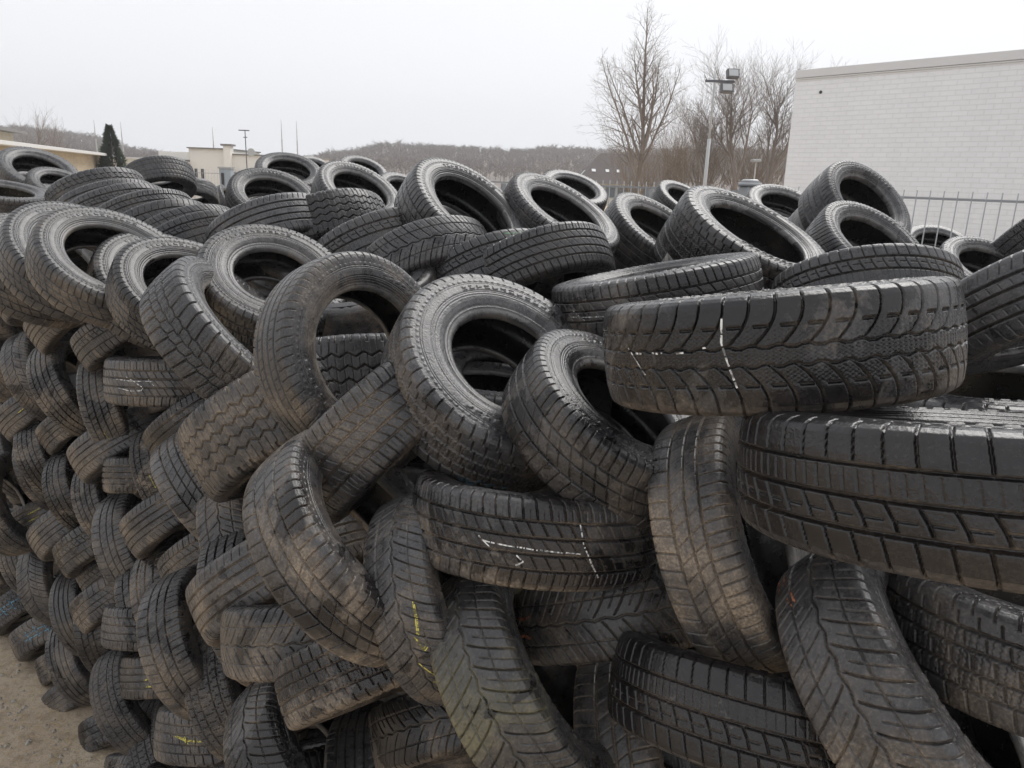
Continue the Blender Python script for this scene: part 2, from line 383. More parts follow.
# ---------------------------------------------------------------- the tyres: centre, axle towards the shown side, radius, width, tread, detail, mud, wet, moss, label, chalk, turn
TYRES = [
    ([0.7634, 1.1701, 2.7562], [-0.0056, 0.2408, 0.9706], 0.385, 0.2, 'asymmetric', 2, 0.45, 0.9, 0.0, 'largest wet tyre, cut by the right edge, lying below the white chalked tyre', None, 0),
    ([0.5168, 1.4946, 2.9052], [-0.1233, 0.1607, 0.9793], 0.33, 0.205, 'arcs', 2, 0.4, 0.7999999999999999, 0.0, 'wide wet tyre lying flat at right with white chalk lines across its tread', [('white', [[(-13, 82), (-13.5, 25), (-12, -8), (-9, -66)], [(-48, 24), (-44, 0), (-40, -26)], [(-47, 13), (-41, 11)], [(-39, 14), (-34, 11)], [(-33, 12), (-29, 14)], [(-28, 10), (-23, 13)], [(-22, 15), (-18, 19)]])], 0),
    ([1.0531, 1.2844, 2.3876], [0.0872, 0.1977, 0.9764], 0.315, 0.2, 'block', 2, 0.6, 0.5, 0.0, 'tyre with crosswise blocks cut by the right edge under the largest wet tyre', None, 0),
    ([0.8065, 1.2664, 2.2691], [0.6273, -0.3033, 0.7173], 0.315, 0.2, 'chevron', 2, 0.6160000000000001, 0.5, 0.0, 'upright chunky block tyre with orange chalk under the largest wet tyre', [('orange', [[(-64, -66), (-56, -62)], [(-62, -80), (-54, -76)], [(-50, -46), (-44, -40)], [(-47, -54), (-43, -48)], [(-62.9, -63), (-54.9, -59)], [(-60.9, -77), (-52.9, -73)], [(-48.9, -43), (-42.9, -37)], [(-45.9, -51), (-41.9, -45)]])], 0),
    ([1.4664, 2.1915, 2.5695], [-0.0898, 0.047, 0.9949], 0.45, 0.25, 'asymmetric', 2, 0.32, 0.304, 0.0, 'wet flat tyre behind the largest wet tyre at the right edge', None, 0),
    ([0.552, 1.4186, 2.1152], [0.1756, 0.4433, 0.879], 0.315, 0.19, 'asymmetric', 2, 0.55, 0.9, 0.0, 'wet shiny tyre lying flat at the bottom, left of the chunky block tyre', None, 0),
    ([0.5212, 1.5771, 2.4374], [0.8007, -0.4128, 0.4342], 0.2898, 0.1748, 'shoulder_lines', 2, 1.25, 0.38, 0.0, 'sandy stained upright tyre standing under the big chalked tyre', None, 0),
    ([0.0693, 1.6211, 2.0237], [0.8121, -0.014, 0.5833], 0.315, 0.2, 'chevron', 2, 1.1, 0.5, 0.75, 'mossy green leaning tyre below the white chalked front tyre', None, 0),
    ([0.0699, 1.7618, 2.3754], [0.051, 0.2577, 0.9649], 0.315, 0.2, 'all_season', 2, 0.8736000000000002, 0.75, 0.0, 'front centre tyre lying flat with a white chalk line and hook', [('white', [[(-21, 0), (-15, -3)], [(-14, -3), (-7, -5)], [(-6, -4), (2, -7)], [(3, -6), (12, -9)], [(13, -8), (19, -10)], [(18, 52), (20, 10), (24, -30), (28, -62)], [(-6, -22), (-3, -34), (-6, -44)], [(-22, 8), (-17, -12)]])], 0),
    ([-0.3781, 1.787, 2.2876], [0.7358, -0.0536, 0.6751], 0.315, 0.185, 'shoulder_lines', 2, 1.2, 0.63, 0.0, 'brown mud caked leaning tyre in front of the zigzag truck tyre', None, 0),
    ([0.3712, 1.668, 1.7169], [0.9347, -0.1623, 0.3162], 0.315, 0.2, 'shoulder_lines', 2, 1.1648, 0.4, 0.0, 'upright tyre cut by the bottom edge, between mossy tyre and wet flat tyre', None, 0),
    ([1.443, 1.9972, 2.9454], [0.2516, -0.5026, -0.8271], 0.315, 0.2, 'ribs', 2, 0.126, 0.624, 0.0, 'slanting ribbed tyre cut by the right edge, beside the big chalked tyre', None, 0),
    ([0.325, 1.8403, 2.0942], [-0.1919, 0.4695, 0.8619], 0.315, 0.2, 'chevron', 2, 0.56, 0.6, 0.0, 'tyre with V grooves and orange chalk below the white chalked front tyre', [('orange', [[(-60, 22), (-54, 16), (-48, 24)], [(-62, -28), (-55, -22), (-50, -30)], [(-58.9, 25), (-52.9, 19), (-46.9, 27)], [(-60.9, -25), (-53.9, -19), (-48.9, -27)]])], 0),
    ([-0.0405, 2.0223, 2.6691], [0.3946, -0.5097, 0.7645], 0.315, 0.215, 'block+', 2, 0.44800000000000006, 0.5, 0.0, 'leaning block tread tyre with blue chalk grid at its lower tread', [('blue', [[(16.0, -84), (19.0, -40)], [(22.0, -84), (25.0, -40)], [(28.0, -84), (31.0, -40)], [(11, -70.8), (33, -64.8)], [(11, -53.2), (33, -47.2)], [(8, -60), (14, -64), (17, -56)], [(17.1, -81), (20.1, -37)], [(23.1, -81), (26.1, -37)], [(29.1, -81), (32.1, -37)], [(12.1, -67.8), (34.1, -61.8)], [(12.1, -50.2), (34.1, -44.2)], [(9.1, -57), (15.1, -61), (18.1, -53)]])], 0),
    ([0.246, 1.773, 2.6319], [0.471, -0.2596, 0.8431], 0.2741, 0.1827, 'shoulder_lines+', 2, 0.35, 0.65, 0.0, 'leaning wet tyre whose hole is half covered by the big chalked tyre', None, 0),
    ([-0.1621, 1.7292, 2.1826], [0.9123, -0.1203, 0.3914], 0.2646, 0.168, 'chevron', 2, 0.672, 0.6, 0.0, 'upright narrow tyre with yellow chalk, between mud caked ring and white chalked front tyre', [('yellow', [[(0, 44), (8, 40), (16, 30)], [(17, 20), (24, 30), (22, 44)], [(30, 0), (38, 20), (42, 36)], [(44, 10), (46, 40)], [(1.1, 47), (9.1, 43), (17.1, 33)], [(18.1, 23), (25.1, 33), (23.1, 47)], [(31.1, 3), (39.1, 23), (43.1, 39)], [(45.1, 13), (47.1, 43)]])], 0),
    ([0.4275, 2.3202, 2.8789], [-0.2071, 0.0836, 0.9747], 0.315, 0.158, 'shoulder_lines', 2, 0.3, 0.7999999999999999, 0.0, 'flat tyre with faint white chalk, behind the left end of the big chalked tyre', [('white', [[(-38, 6), (-30, 4)], [(-28, 5), (-20, 2)], [(-18, 2), (-12, -2)], [(-48, 14), (-43, -10), (-38, -34)], [(-50, -12), (-20, -20)]])], 0),
    ([-0.5303, 2.0478, 1.8623], [-0.1302, 0.424, 0.8963], 0.315, 0.2, 'chevron', 2, 0.9464000000000001, 0.6, 0.0, 'flat lying tyre directly below the brown mud caked ring', None, 0),
    ([-0.8053, 2.6147, 2.3354], [0.5614, -0.2757, -0.7803], 0.3708, 0.2781, 'zigzag', 2, 0.8400000000000001, 0.5, 0.0, 'dirty truck tyre with zigzag grooves, left of the big upright ring', None, 0),
    ([-0.5982, 2.1523, 1.306], [0.7448, 0.0699, 0.6636], 0.3465, 0.22, 'chevron', 2, 0.56, 0.7, 0.0, 'leaning tyre with dark open inside at the bottom, under the wet block tread tyre', None, 0),
    ([-0.4554, 2.1706, 2.6858], [0.7217, -0.6078, 0.3313], 0.2992, 0.1757, 'ribs', 2, 0.56, 0.4, 0.0, 'big upright tyre with round open hole, left of the blue chalked tyre', None, 0),
    ([-0.3329, 1.8156, 1.9168], [0.3994, -0.5379, -0.7424], 0.2772, 0.176, 'block', 2, 0.8736000000000002, 0.7, 0.0, 'wet block tread tyre tilted up to the right, left of the mossy tyre', None, 0),
    ([-0.3633, 2.0095, 2.5068], [0.7066, -0.2168, -0.6736], 0.279, 0.2093, 'all_season', 2, 0.56, 0.5, 0.0, 'ribbed tyre lying aslant, tread rising right, wedged under the two big upright rings', None, 0),
    ([0.6055, 1.9826, 1.3495], [0.4439, 0.2002, 0.8734], 0.315, 0.2, 'asymmetric', 2, 0.22, 0.2, 0.0, 'tyre cut by the bottom edge under the wet shiny flat tyre', None, 0),
    ([1.582, 1.9874, 1.3672], [0.3804, 0.0109, 0.9247], 0.315, 0.2, 'all_season', 2, 0.22, 0.2, 0.0, 'tyre in the bottom right corner beside the chunky block tyre', None, 0),
    ([-0.5815, 2.7677, 2.4295], [0.1238, -0.3438, -0.9308], 0.378, 0.2835, 'zigzag', 2, 0.35, 0.28, 0.0, 'truck tyre with zigzag grooves seen through the hole of the big upright ring', None, 0),
    ([-1.001, 2.7178, 2.5836], [0.7189, 0.0318, 0.6944], 0.3518, 0.21, 'offroad', 2, 0.386, 0.337, 0.0, 'leaning tyre with coarse chevron blocks at the left front of the top row', None, 0),
    ([-0.1052, 1.9301, 1.6403], [0.2653, -0.6504, -0.7117], 0.2835, 0.18, 'chevron', 2, 0.8736000000000002, 0.7, 0.0, 'small tilted tyre just under the wet block tread tyre, left of mossy tyre', None, 0),
    ([-0.7236, 2.2644, 1.9145], [0.5346, -0.4444, -0.7188], 0.315, 0.2, 'ribs', 2, 1.0192, 0.6, 0.0, 'tyre with three straight grooves and dark stain, left of mud caked ring', None, 0),
    ([-0.4109, 2.1886, 1.0904], [0.9526, 0.0949, 0.2892], 0.315, 0.2, 'ribs', 2, 0.672, 0.5, 0.0, 'upright tyre cut by the bottom edge, left of the small tilted tyre', None, 0),
    ([1.2527, 2.7296, 2.816], [0.0031, -0.5024, -0.8646], 0.315, 0.2, 'asymmetric', 2, 0.119, 0.574, 0.0, 'arched tyre just behind the big chalked tyre', None, 0),
    ([-0.7346, 2.3386, 1.0458], [-0.209, 0.5397, 0.8155], 0.315, 0.2, 'shoulder_lines', 2, 0.75, 0.7879999999999999, 0.0, 'flat tyre cut by the bottom edge under the ring with dark inside', None, 0),
    ([-0.0828, 3.1186, 2.2816], [0.0732, 0.0431, 0.9964], 0.3528, 0.224, 'arcs', 2, 0.22, 0.2, 0.0, 'tyre tread seen through the hole of the blue chalked tyre', None, 0),
    ([-0.9252, 2.581, 1.6206], [0.9262, 0.0958, 0.3645], 0.315, 0.2, 'all_season', 2, 1.008, 0.6569999999999999, 0.0, 'upright tyre behind the three grooved stained tyre, beside mud caked ring', None, 0),
    ([0.9332, 3.1405, 2.9572], [0.3334, -0.3727, 0.866], 0.33, 0.22, 'block', 2, 0.244, 0.746, 0.0, 'big leaning ring with wide hole below the floodlight mast', None, 0),
    ([-1.0218, 2.8103, 1.7532], [0.9413, 0.1034, 0.3213], 0.315, 0.2, 'chevron', 2, 1.323, 0.402, 0.0, 'narrow upright tyre squeezed left of the brown mud caked ring', None, 0),
    ([-0.9582, 2.9764, 2.7459], [0.3468, -0.4447, 0.8258], 0.2992, 0.2185, 'block+', 2, 0.491, 0.365, 0.0, 'tan stained ring with dark hole, right behind the coarse chevron tyre', None, 0),
    ([-1.2595, 2.7934, 1.2922], [0.9016, 0.089, 0.4234], 0.315, 0.2, 'shoulder_lines', 2, 0.784, 0.6, 0.0, 'thin leaning ring below the three grooved stained tyre', None, 0),
    ([-1.0773, 2.7515, 1.1359], [0.9167, 0.042, 0.3973], 0.315, 0.2, 'winter', 2, 0.8960000000000001, 0.5, 0.0, 'narrow upright tyre left of the bottom ring with dark open inside', None, 0),
    ([-1.2231, 2.9584, 0.7334], [-0.0568, 0.5046, 0.8615], 0.345, 0.219, 'block', 2, 0.647, 0.394, 0.0, 'flat block tyre with yellow chalk scribble near the bottom left', [('yellow', [[(-44, 12), (-34, -2), (-18, -8), (0, -6)], [(-36, 10), (-32, -22)], [(-20, 4), (-16, -20)], [(-42.9, 15), (-32.9, 1), (-16.9, -5), (1.1, -3)], [(-34.9, 13), (-30.9, -19)], [(-18.9, 7), (-14.9, -17)]])], 0),
    ([-1.2053, 2.9527, 1.8867], [0.7545, 0.255, 0.6047], 0.315, 0.2, 'shoulder_lines', 2, 0.841, 0.501, 0.0, 'sandy brown leaning tyre under the zigzag truck tyre', None, 0),
    ([0.9912, 3.5788, 2.8609], [0.3551, -0.3377, 0.8717], 0.3498, 0.212, 'winter', 2, 0.22, 0.2, 0.0, 'tyre hugging the back of the big leaning ring below the mast', None, 0),
    ([-1.4972, 3.482, 2.6242], [0.4828, -0.3527, 0.8015], 0.342, 0.19, 'all_season', 2, 0.375, 0.7899999999999999, 0.0, 'clean ring with open hole directly left of the coarse chevron tyre', None, 0),
    ([0.0987, 3.246, 2.8145], [0.32, -0.4218, -0.8483], 0.315, 0.2, 'all_season', 2, 0.14, 0.329, 0.0, 'arched tyre with hollow dark underside left of the faintly chalked flat tyre', None, 0),
    ([-1.9462, 3.6754, 2.7256], [0.5255, -0.3377, 0.7809], 0.3528, 0.196, 'shoulder_lines', 2, 0.537, 0.432, 0.0, 'clean dark ring with big hole, second ring group from the left edge', None, 0),
    ([-2.2309, 3.9065, 2.7191], [0.5367, -0.2931, 0.7912], 0.3744, 0.208, 'shoulder_lines', 2, 0.36, 0.338, 0.0, 'ring tucked directly behind the left clean dark ring', None, 0),
    ([-1.7345, 3.7604, 2.6083], [0.4944, -0.3139, 0.8106], 0.3636, 0.202, 'shoulder_lines', 2, 0.59, 0.724, 0.0, 'ring tucked behind the clean ring next to the coarse chevron tyre', None, 0),
    ([-0.1087, 3.3251, 2.7626], [0.3577, -0.4571, -0.8143], 0.315, 0.2, 'asymmetric', 2, 0.143, 0.378, 0.0, 'arched tyre with a green chalk smudge, right of the V grooved one', [('green', [[(-38, -70), (-30, -64), (-22, -72)], [(-34, -58), (-26, -54)]])], 0),
    ([-0.6269, 3.5987, 2.8211], [0.3825, -0.3874, -0.8388], 0.3339, 0.212, 'asymmetric', 2, 0.182, 0.328, 0.0, 'arched tyre right of the wavy zigzag one on the top of the heap', None, 0),
    ([-0.3918, 3.3855, 2.807], [0.374, -0.4161, -0.8289], 0.315, 0.2, 'chevron', 2, 0.154, 0.6489999999999999, 0.0, 'arched tyre with V grooves behind the blue chalked tyre', None, 0),
    ([-1.3292, 3.3525, 1.4165], [0.5401, -0.3908, -0.7454], 0.3408, 0.2164, 'all_season', 2, 0.672, 0.5, 0.0, 'small tilted tyre just above the three grooved stained tyre', None, 0),
    ([-1.6311, 3.6084, 2.1946], [-0.012, 0.2078, 0.9781], 0.345, 0.219, 'all_season', 2, 0.696, 0.386, 0.0, 'flat tyre with white chalk hook in the left wall', [('white', [[(-52, 14), (-36, 8), (-20, 10)], [(-42, 26), (-34, 6), (-27, -18), (-29, -30), (-38, -32), (-50, -22)], [(-24, 22), (-19, -8)]])], 0),
    ([-1.3931, 3.0873, 0.2496], [0.0256, 0.5541, 0.8321], 0.345, 0.219, 'ribs', 2, 0.64, 0.758, 0.0, 'flat tyre cut by the bottom edge under the yellow scribbled tyre', None, 0),
    ([-0.2432, 3.5465, 3.0122], [0.5347, -0.395, 0.7471], 0.32, 0.21, 'shoulder_lines', 2, 0.188, 0.756, 0.0, 'largest skyline ring with wide open hole, left of centre', None, 0),
    ([-2.5969, 4.16, 2.6387], [0.5601, -0.2056, 0.8025], 0.378, 0.21, 'shoulder_lines', 2, 0.697, 0.46900000000000003, 0.0, 'ring at the far left edge beside the row of clean rings', None, 0),
    ([-0.9901, 3.9362, 2.8759], [0.3886, -0.3434, -0.8551], 0.3528, 0.224, 'zigzag', 2, 0.167, 0.75, 0.0, 'arched tyre with wavy zigzag grooves on the top behind the big upright ring', None, 0),
    ([2.9268, 4.2369, 2.9955], [0.4838, -0.5369, -0.6911], 0.36, 0.26, 'winter', 2, 0.058, 0.304, 0.0, 'wet black tyre slanting across the right edge before the fence', None, 0),
    ([-1.4313, 3.45, 2.0457], [0.6041, -0.2039, -0.7704], 0.3106, 0.1972, 'ribs', 2, 1.031, 0.8049999999999999, 0.0, 'tilted ribbed tyre between white chalked wall tyre and zigzag truck tyre', None, 0),
    ([-1.668, 3.5844, 0.9916], [0.8901, 0.0251, 0.4551], 0.345, 0.219, 'asymmetric', 2, 1.114, 0.57, 0.0, 'leaning ring between thin ring and three grooved stained tyre', None, 0),
    ([-1.1975, 3.7864, 2.8784], [0.3955, -0.325, -0.859], 0.315, 0.2, 'ribs', 2, 0.123, 0.625, 0.0, 'straight ribbed arched tyre between shingled row and zigzag arched tyre', None, 0),
    ([0.2023, 3.88, 2.9981], [0.438, -0.3389, 0.8327], 0.315, 0.2, 'winter', 2, 0.197, 0.445, 0.0, 'leaning ring right of the largest skyline ring', None, 0),
    ([-1.661, 3.6329, 1.4877], [0.5728, -0.3045, -0.761], 0.325, 0.2064, 'ribs', 2, 0.765, 0.35500000000000004, 0.0, 'tilted four groove tyre in the middle of the left wall', None, 0),
    ([-1.8298, 3.6955, 0.7827], [-0.0413, 0.4333, 0.9003], 0.345, 0.219, 'all_season', 2, 0.576, 0.571, 0.0, 'flat lying tyre low in the left wall, right of the sharp edged ring', None, 0),
    ([-1.7327, 3.6306, 0.5406], [-0.135, 0.4785, 0.8677], 0.345, 0.219, 'ribs', 2, 0.646, 0.506, 0.0, 'flat ribbed tyre end with small yellow chalk low in the wall', [('yellow', [[(-38, -12), (-28, -4), (-20, -14)], [(-36, -40), (-24, -46), (-20, -24)], [(-36.9, -9), (-26.9, -1), (-18.9, -11)], [(-34.9, -37), (-22.9, -43), (-18.9, -21)]])], 0),
    ([-1.862, 3.7837, 0.8649], [0.8769, 0.0336, 0.4794], 0.3363, 0.2135, 'shoulder_lines', 2, 0.672, 0.6, 0.0, 'small leaning ring left of the three grooved stained tyre', None, 0),
    ([-0.8508, 3.9307, 2.4532], [0.0814, -0.2898, 0.9536], 0.315, 0.2, 'chevron', 2, 0.55, 0.35, 0.0, 'pale tyre sidewall glimpsed at the top inside the hole of the big upright ring', None, 0),
    ([1.7595, 3.9316, 2.8821], [0.2584, -0.5682, 0.7813], 0.2961, 0.2632, 'chevron', 2, 0.153, 0.517, 0.0, 'ring with V grooves in front of the tall straight grooved ring', None, 0),
    ([-2.1038, 3.9986, 1.7286], [0.5582, -0.2451, -0.7927], 0.321, 0.2038, 'ribs', 2, 0.644, 0.462, 0.0, 'ribbed tilted tyre below the white chalked tyre of the left wall', None, 0),
    ([-2.0695, 3.95, 1.1171], [0.9185, 0.0289, 0.3944], 0.3295, 0.2092, 'shoulder_lines', 2, 0.677, 0.385, 0.0, 'dark wet leaning ring left of the tilted four groove tyre', None, 0),
    ([-2.1355, 3.9021, 0.1442], [0.8562, 0.0932, 0.5082], 0.345, 0.219, 'winter', 2, 0.526, 0.512, 0.0, 'chunky leaning tyre near the gravel, left of the yellow chalked end', None, 0),
    ([-1.9285, 3.8289, -0.141], [0.8755, 0.101, 0.4725], 0.3362, 0.2135, 'winter', 2, 0.523, 0.42000000000000004, 0.0, 'narrow leaning ring at the bottom, left of the yellow scribbled tyre', None, 0),
    ([0.7657, 4.3465, 2.9041], [0.4198, -0.3997, 0.8149], 0.315, 0.2, 'shoulder_lines', 2, 0.247, 0.595, 0.0, 'leaning ring in front of the bar fence, left of the big leaning ring', None, 0),
    ([-2.0146, 3.9286, 2.3589], [0.5368, -0.1407, -0.8319], 0.2904, 0.1844, 'asymmetric', 2, 0.782, 0.432, 0.0, 'tilted tyre just above the white chalked tyre of the left wall', None, 0),
    ([-2.1437, 3.9753, 1.9381], [0.9513, 0.1872, 0.2448], 0.3015, 0.1914, 'all_season', 2, 0.608, 0.532, 0.0, 'brown upright tyre with yellow scratch right under the white chalked wall tyre', [('yellow', [[(20, -20), (34, 0), (46, 26)]])], 0),
    ([-1.8435, 3.7873, 1.631], [-0.0639, 0.3192, 0.9455], 0.2941, 0.1867, 'ribs', 2, 0.936, 0.8079999999999999, 0.0, 'short flat ribbed tyre end in the middle of the left wall', None, 0),
    ([-2.0982, 3.9669, -0.4145], [-0.1467, 0.5625, 0.8137], 0.345, 0.219, 'chevron', 2, 0.993, 0.5539999999999999, 0.0, 'flat tyre at the bottom edge beside the gravel', None, 0),
    ([-1.7236, 3.6663, 1.6668], [0.9075, 0.1484, 0.393], 0.285, 0.181, 'winter', 2, 1.615, 0.72, 0.0, 'small brown leaning tyre left of the zigzag truck tyre', [('yellow', [[(-10, 0), (4, 6)]])], 0),
    ([-2.8215, 4.5915, 2.4849], [0.5536, -0.0951, -0.8273], 0.3283, 0.2084, 'ribs', 2, 0.974, 0.388, 0.0, 'tilted tyre under the ring at the far left edge', None, 0),
    ([-1.8336, 4.4711, 2.7574], [0.407, -0.3072, -0.8602], 0.315, 0.2, 'asymmetric', 2, 0.22, 0.2, 0.0, 'last and nearest small tyre of the shingled row at upper left', None, 0),
    ([2.4725, 4.0387, 2.7749], [0.1145, -0.4758, 0.8721], 0.285, 0.209, 'chevron', 2, 0.107, 0.448, 0.0, 'ring with dark hole left of the black tyre at the right edge', None, 0),
    ([-1.9487, 4.5639, 2.7804], [0.406, -0.2972, -0.8642], 0.315, 0.2, 'chevron', 2, 0.22, 0.2, 0.0, 'sixth tyre down the shingled row at upper left', None, 0),
    ([-2.5003, 4.3281, 2.3634], [0.6065, -0.1051, -0.7881], 0.3038, 0.1929, 'ribs', 2, 0.667, 0.391, 0.0, 'tilted grooved tyre under the left clean dark ring, nearer of two', None, 0),
    ([-2.5807, 4.3737, 1.9286], [0.8847, 0.0231, 0.4657], 0.3146, 0.1997, 'all_season', 2, 0.713, 0.691, 0.0, 'leaning ring left of the white chalked tyre of the left wall', None, 0),
    ([-2.4373, 4.2682, 0.9823], [0.5505, -0.3081, -0.7759], 0.3244, 0.206, 'asymmetric', 2, 0.728, 0.8089999999999999, 0.0, 'wet black stained tilted tyre left of the dark wet ring', None, 0),
    ([-2.3979, 4.2241, 0.4034], [0.9469, -0.0304, 0.3201], 0.3319, 0.2107, 'shoulder_lines', 2, 0.65, 0.829, 0.0, 'sharp edged leaning ring left of the flat tyre low in the wall', None, 0),
    ([-2.2983, 4.1562, 0.6939], [0.6085, -0.3245, -0.7242], 0.3221, 0.2045, 'shoulder_lines', 2, 0.796, 0.641, 0.0, 'tilted tyre between dark wet ring and flat low tyre', None, 0),
    ([-2.1388, 4.6597, 2.8023], [0.4057, -0.2834, -0.8689], 0.315, 0.2, 'shoulder_lines', 2, 0.22, 0.2, 0.0, 'fifth tyre down the shingled row at upper left', None, 0),
    ([2.033, 4.7316, 3.0706], [0.3428, -0.6738, 0.6546], 0.315, 0.28, 'ribs', 2, 0.191, 0.508, 0.0, 'tall ring with straight grooves in front of the white brick building', None, 0),
    ([-3.2745, 4.6364, 1.0214], [0.9209, 0.1284, 0.3681], 0.345, 0.219, 'winter', 2, 0.85, 0.3, 0.0, 'leaning ring cut by the left edge above the bright yellow chalked tyre', None, 0),
    ([-2.2901, 4.7676, 2.8562], [0.4022, -0.2683, -0.8754], 0.315, 0.2, 'all_season', 2, 0.22, 0.2, 0.0, 'fourth tyre down the shingled row at upper left', None, 0),
    ([-2.0148, 4.0688, 1.6472], [0.9809, 0.0747, 0.1798], 0.285, 0.181, 'chevron', 2, 0.529, 0.6639999999999999, 0.0, 'dark sided upright tyre right of the flat ribbed tyre end', None, 0),
    ([-2.4006, 4.2427, -0.3329], [0.3888, -0.5462, -0.742], 0.3298, 0.2094, 'shoulder_lines', 2, 0.65, 0.7689999999999999, 0.0, 'tilted tyre lying on the gravel at the foot of the chunky ring', None, 0),
    ([0.1618, 4.734, 2.3681], [0.514, -0.3914, 0.7633], 0.315, 0.2, 'winter', 2, 0.22, 0.2, 0.0, 'grey ring under the hollow arched tyre', None, 0),
    ([-3.4589, 5.0888, 2.3009], [0.941, 0.016, 0.3381], 0.3387, 0.215, 'chevron', 2, 1.231, 0.502, 0.0, 'leaning ring half hidden under the far left ring', None, 0),
    ([-2.7633, 4.5406, 0.9631], [0.6308, -0.2799, -0.7237], 0.3201, 0.2032, 'ribs', 2, 0.699, 0.285, 0.0, 'tilted ribbed tyre left of the wet black stained tyre', None, 0),
    ([-2.5546, 4.9738, 2.8857], [0.4002, -0.2536, -0.8806], 0.315, 0.2, 'asymmetric', 2, 0.22, 0.2, 0.0, 'third tyre down the shingled row at upper left', None, 0),
    ([-2.6746, 5.0854, 2.9086], [0.3984, -0.2465, -0.8835], 0.315, 0.2, 'ribs', 2, 0.22, 0.2, 0.0, 'second tyre down the shingled row at upper left', None, 0),
    ([-2.8457, 4.5792, -0.077], [0.8965, 0.0962, 0.4325], 0.3329, 0.2114, 'ribs', 2, 1.104, 0.633, 0.0, 'leaning ring left of the chunky tyre near the gravel', None, 0),
    ([-2.9618, 4.6738, 1.9001], [0.9192, 0.0816, 0.3853], 0.3032, 0.1925, 'chevron', 2, 0.693, 0.587, 0.0, 'smaller leaning ring second left of the white chalked wall tyre', None, 0),
    ([-3.0584, 4.7858, 1.6634], [0.6012, -0.1248, -0.7893], 0.3138, 0.1992, 'ribs', 2, 0.54, 0.406, 0.0, 'tilted ribbed tyre with yellow chalk near the left edge', [('yellow', [[(31, 10), (18, 2), (24, -16)], [(14, 20), (6, -6)], [(29.9, 13), (16.9, 5), (22.9, -13)], [(12.9, 23), (4.9, -3)]])], 0),
    ([-2.3443, 4.2032, 1.268], [0.9163, 0.0052, 0.4005], 0.285, 0.181, 'all_season', 2, 0.869, 0.73, 0.0, 'brown leaning ring directly under the flat ribbed tyre end', None, 0),
    ([-3.1286, 4.8171, 0.3959], [0.9611, 0.005, 0.2762], 0.3362, 0.2134, 'chevron', 2, 0.626, 0.313, 0.0, 'leaning ring with dark open side, right of the blue chalked tyres', None, 0),
    ([-2.7338, 4.4842, 0.3521], [0.926, 0.0912, 0.3664], 0.3168, 0.2011, 'ribs', 2, 0.528, 0.5499999999999999, 0.0, 'leaning ring second right of the blue chalked tyres', None, 0),
    ([-3.7327, 5.3389, 1.9262], [0.5703, -0.0967, -0.8157], 0.3429, 0.2177, 'shoulder_lines', 2, 1.19, 0.591, 0.0, 'tilted tyre cut by the left edge beneath the rings', None, 0),
    ([-2.8035, 5.2136, 2.9773], [0.3932, -0.2337, -0.8893], 0.315, 0.2, 'arcs', 2, 0.22, 0.2, 0.0, 'topmost tyre of the shingled row at upper left', None, 0),
    ([-3.4376, 5.0534, 1.8924], [0.9187, 0.1399, 0.3693], 0.3159, 0.2006, 'winter', 2, 1.036, 0.336, 0.0, 'leaning ring third left of the white chalked wall tyre', None, 0),
    ([-2.6385, 4.4176, 1.2443], [0.9102, 0.0297, 0.4131], 0.2889, 0.1834, 'asymmetric', 2, 0.745, 0.7989999999999999, 0.0, 'leaning ring below the ribbed tilted tyre, left of the flat ribbed end', None, 0),
    ([-3.8512, 5.3936, 1.4535], [0.9117, 0.1406, 0.3861], 0.3427, 0.2176, 'all_season', 2, 0.666, 0.308, 0.0, 'tyre cut by the left edge at the height of the yellow chalked ribbed tyre', None, 0),
    ([-2.878, 4.6182, -0.3731], [0.5496, -0.4479, -0.7052], 0.326, 0.207, 'ribs', 2, 0.901, 0.331, 0.0, 'tilted tyre on the gravel between smooth low tyre and chunky ring', None, 0),
    ([-2.9423, 4.6609, 1.363], [0.9014, 0.0764, 0.4261], 0.3013, 0.1913, 'all_season', 2, 1.171, 0.7889999999999999, 0.0, 'leaning ring between the yellow chalked ribbed tyre and flat ribbed end', None, 0),
    ([-2.6884, 4.566, 1.6432], [0.6108, -0.1565, -0.7762], 0.285, 0.181, 'ribs', 2, 0.954, 0.618, 0.0, 'tilted tyre right beside the yellow chalked ribbed tyre', None, 0),
    ([-2.3912, 4.3358, 0.784], [0.5977, -0.3044, -0.7417], 0.285, 0.181, 'shoulder_lines', 2, 0.959, 0.505, 0.0, 'small tilted tyre just above the sharp edged low ring', None, 0),
    ([-3.5052, 5.1173, 1.173], [0.9026, 0.1076, 0.4169], 0.3165, 0.201, 'all_season', 2, 0.515, 0.439, 0.0, 'leaning ring under the yellow chalked ribbed tyre at left', None, 0),
    ([-3.0154, 4.718, 1.2543], [0.9171, 0.0813, 0.3902], 0.293, 0.186, 'shoulder_lines', 2, 1.072, 0.706, 0.0, 'second leaning ring under the yellow chalked ribbed tyre, further right', None, 0),
    ([-3.0844, 4.7953, 0.8912], [0.4609, -0.2865, -0.84], 0.3028, 0.1922, 'ribs', 2, 0.53, 0.373, 0.0, 'tilted tyre with bright yellow chalk low in the left wall', [('yellow', [[(36, 22), (16, 14), (2, 24)], [(34, -24), (18, -30)], [(34.9, 25), (14.9, 17), (0.9000000000000004, 27)], [(32.9, -21), (16.9, -27)]])], 0),
    ([-3.4237, 5.0508, 0.4179], [0.9212, 0.0905, 0.3785], 0.3241, 0.2058, 'all_season', 2, 0.675, 0.333, 0.0, 'leaning ring below the bright yellow chalked tyre', None, 0),
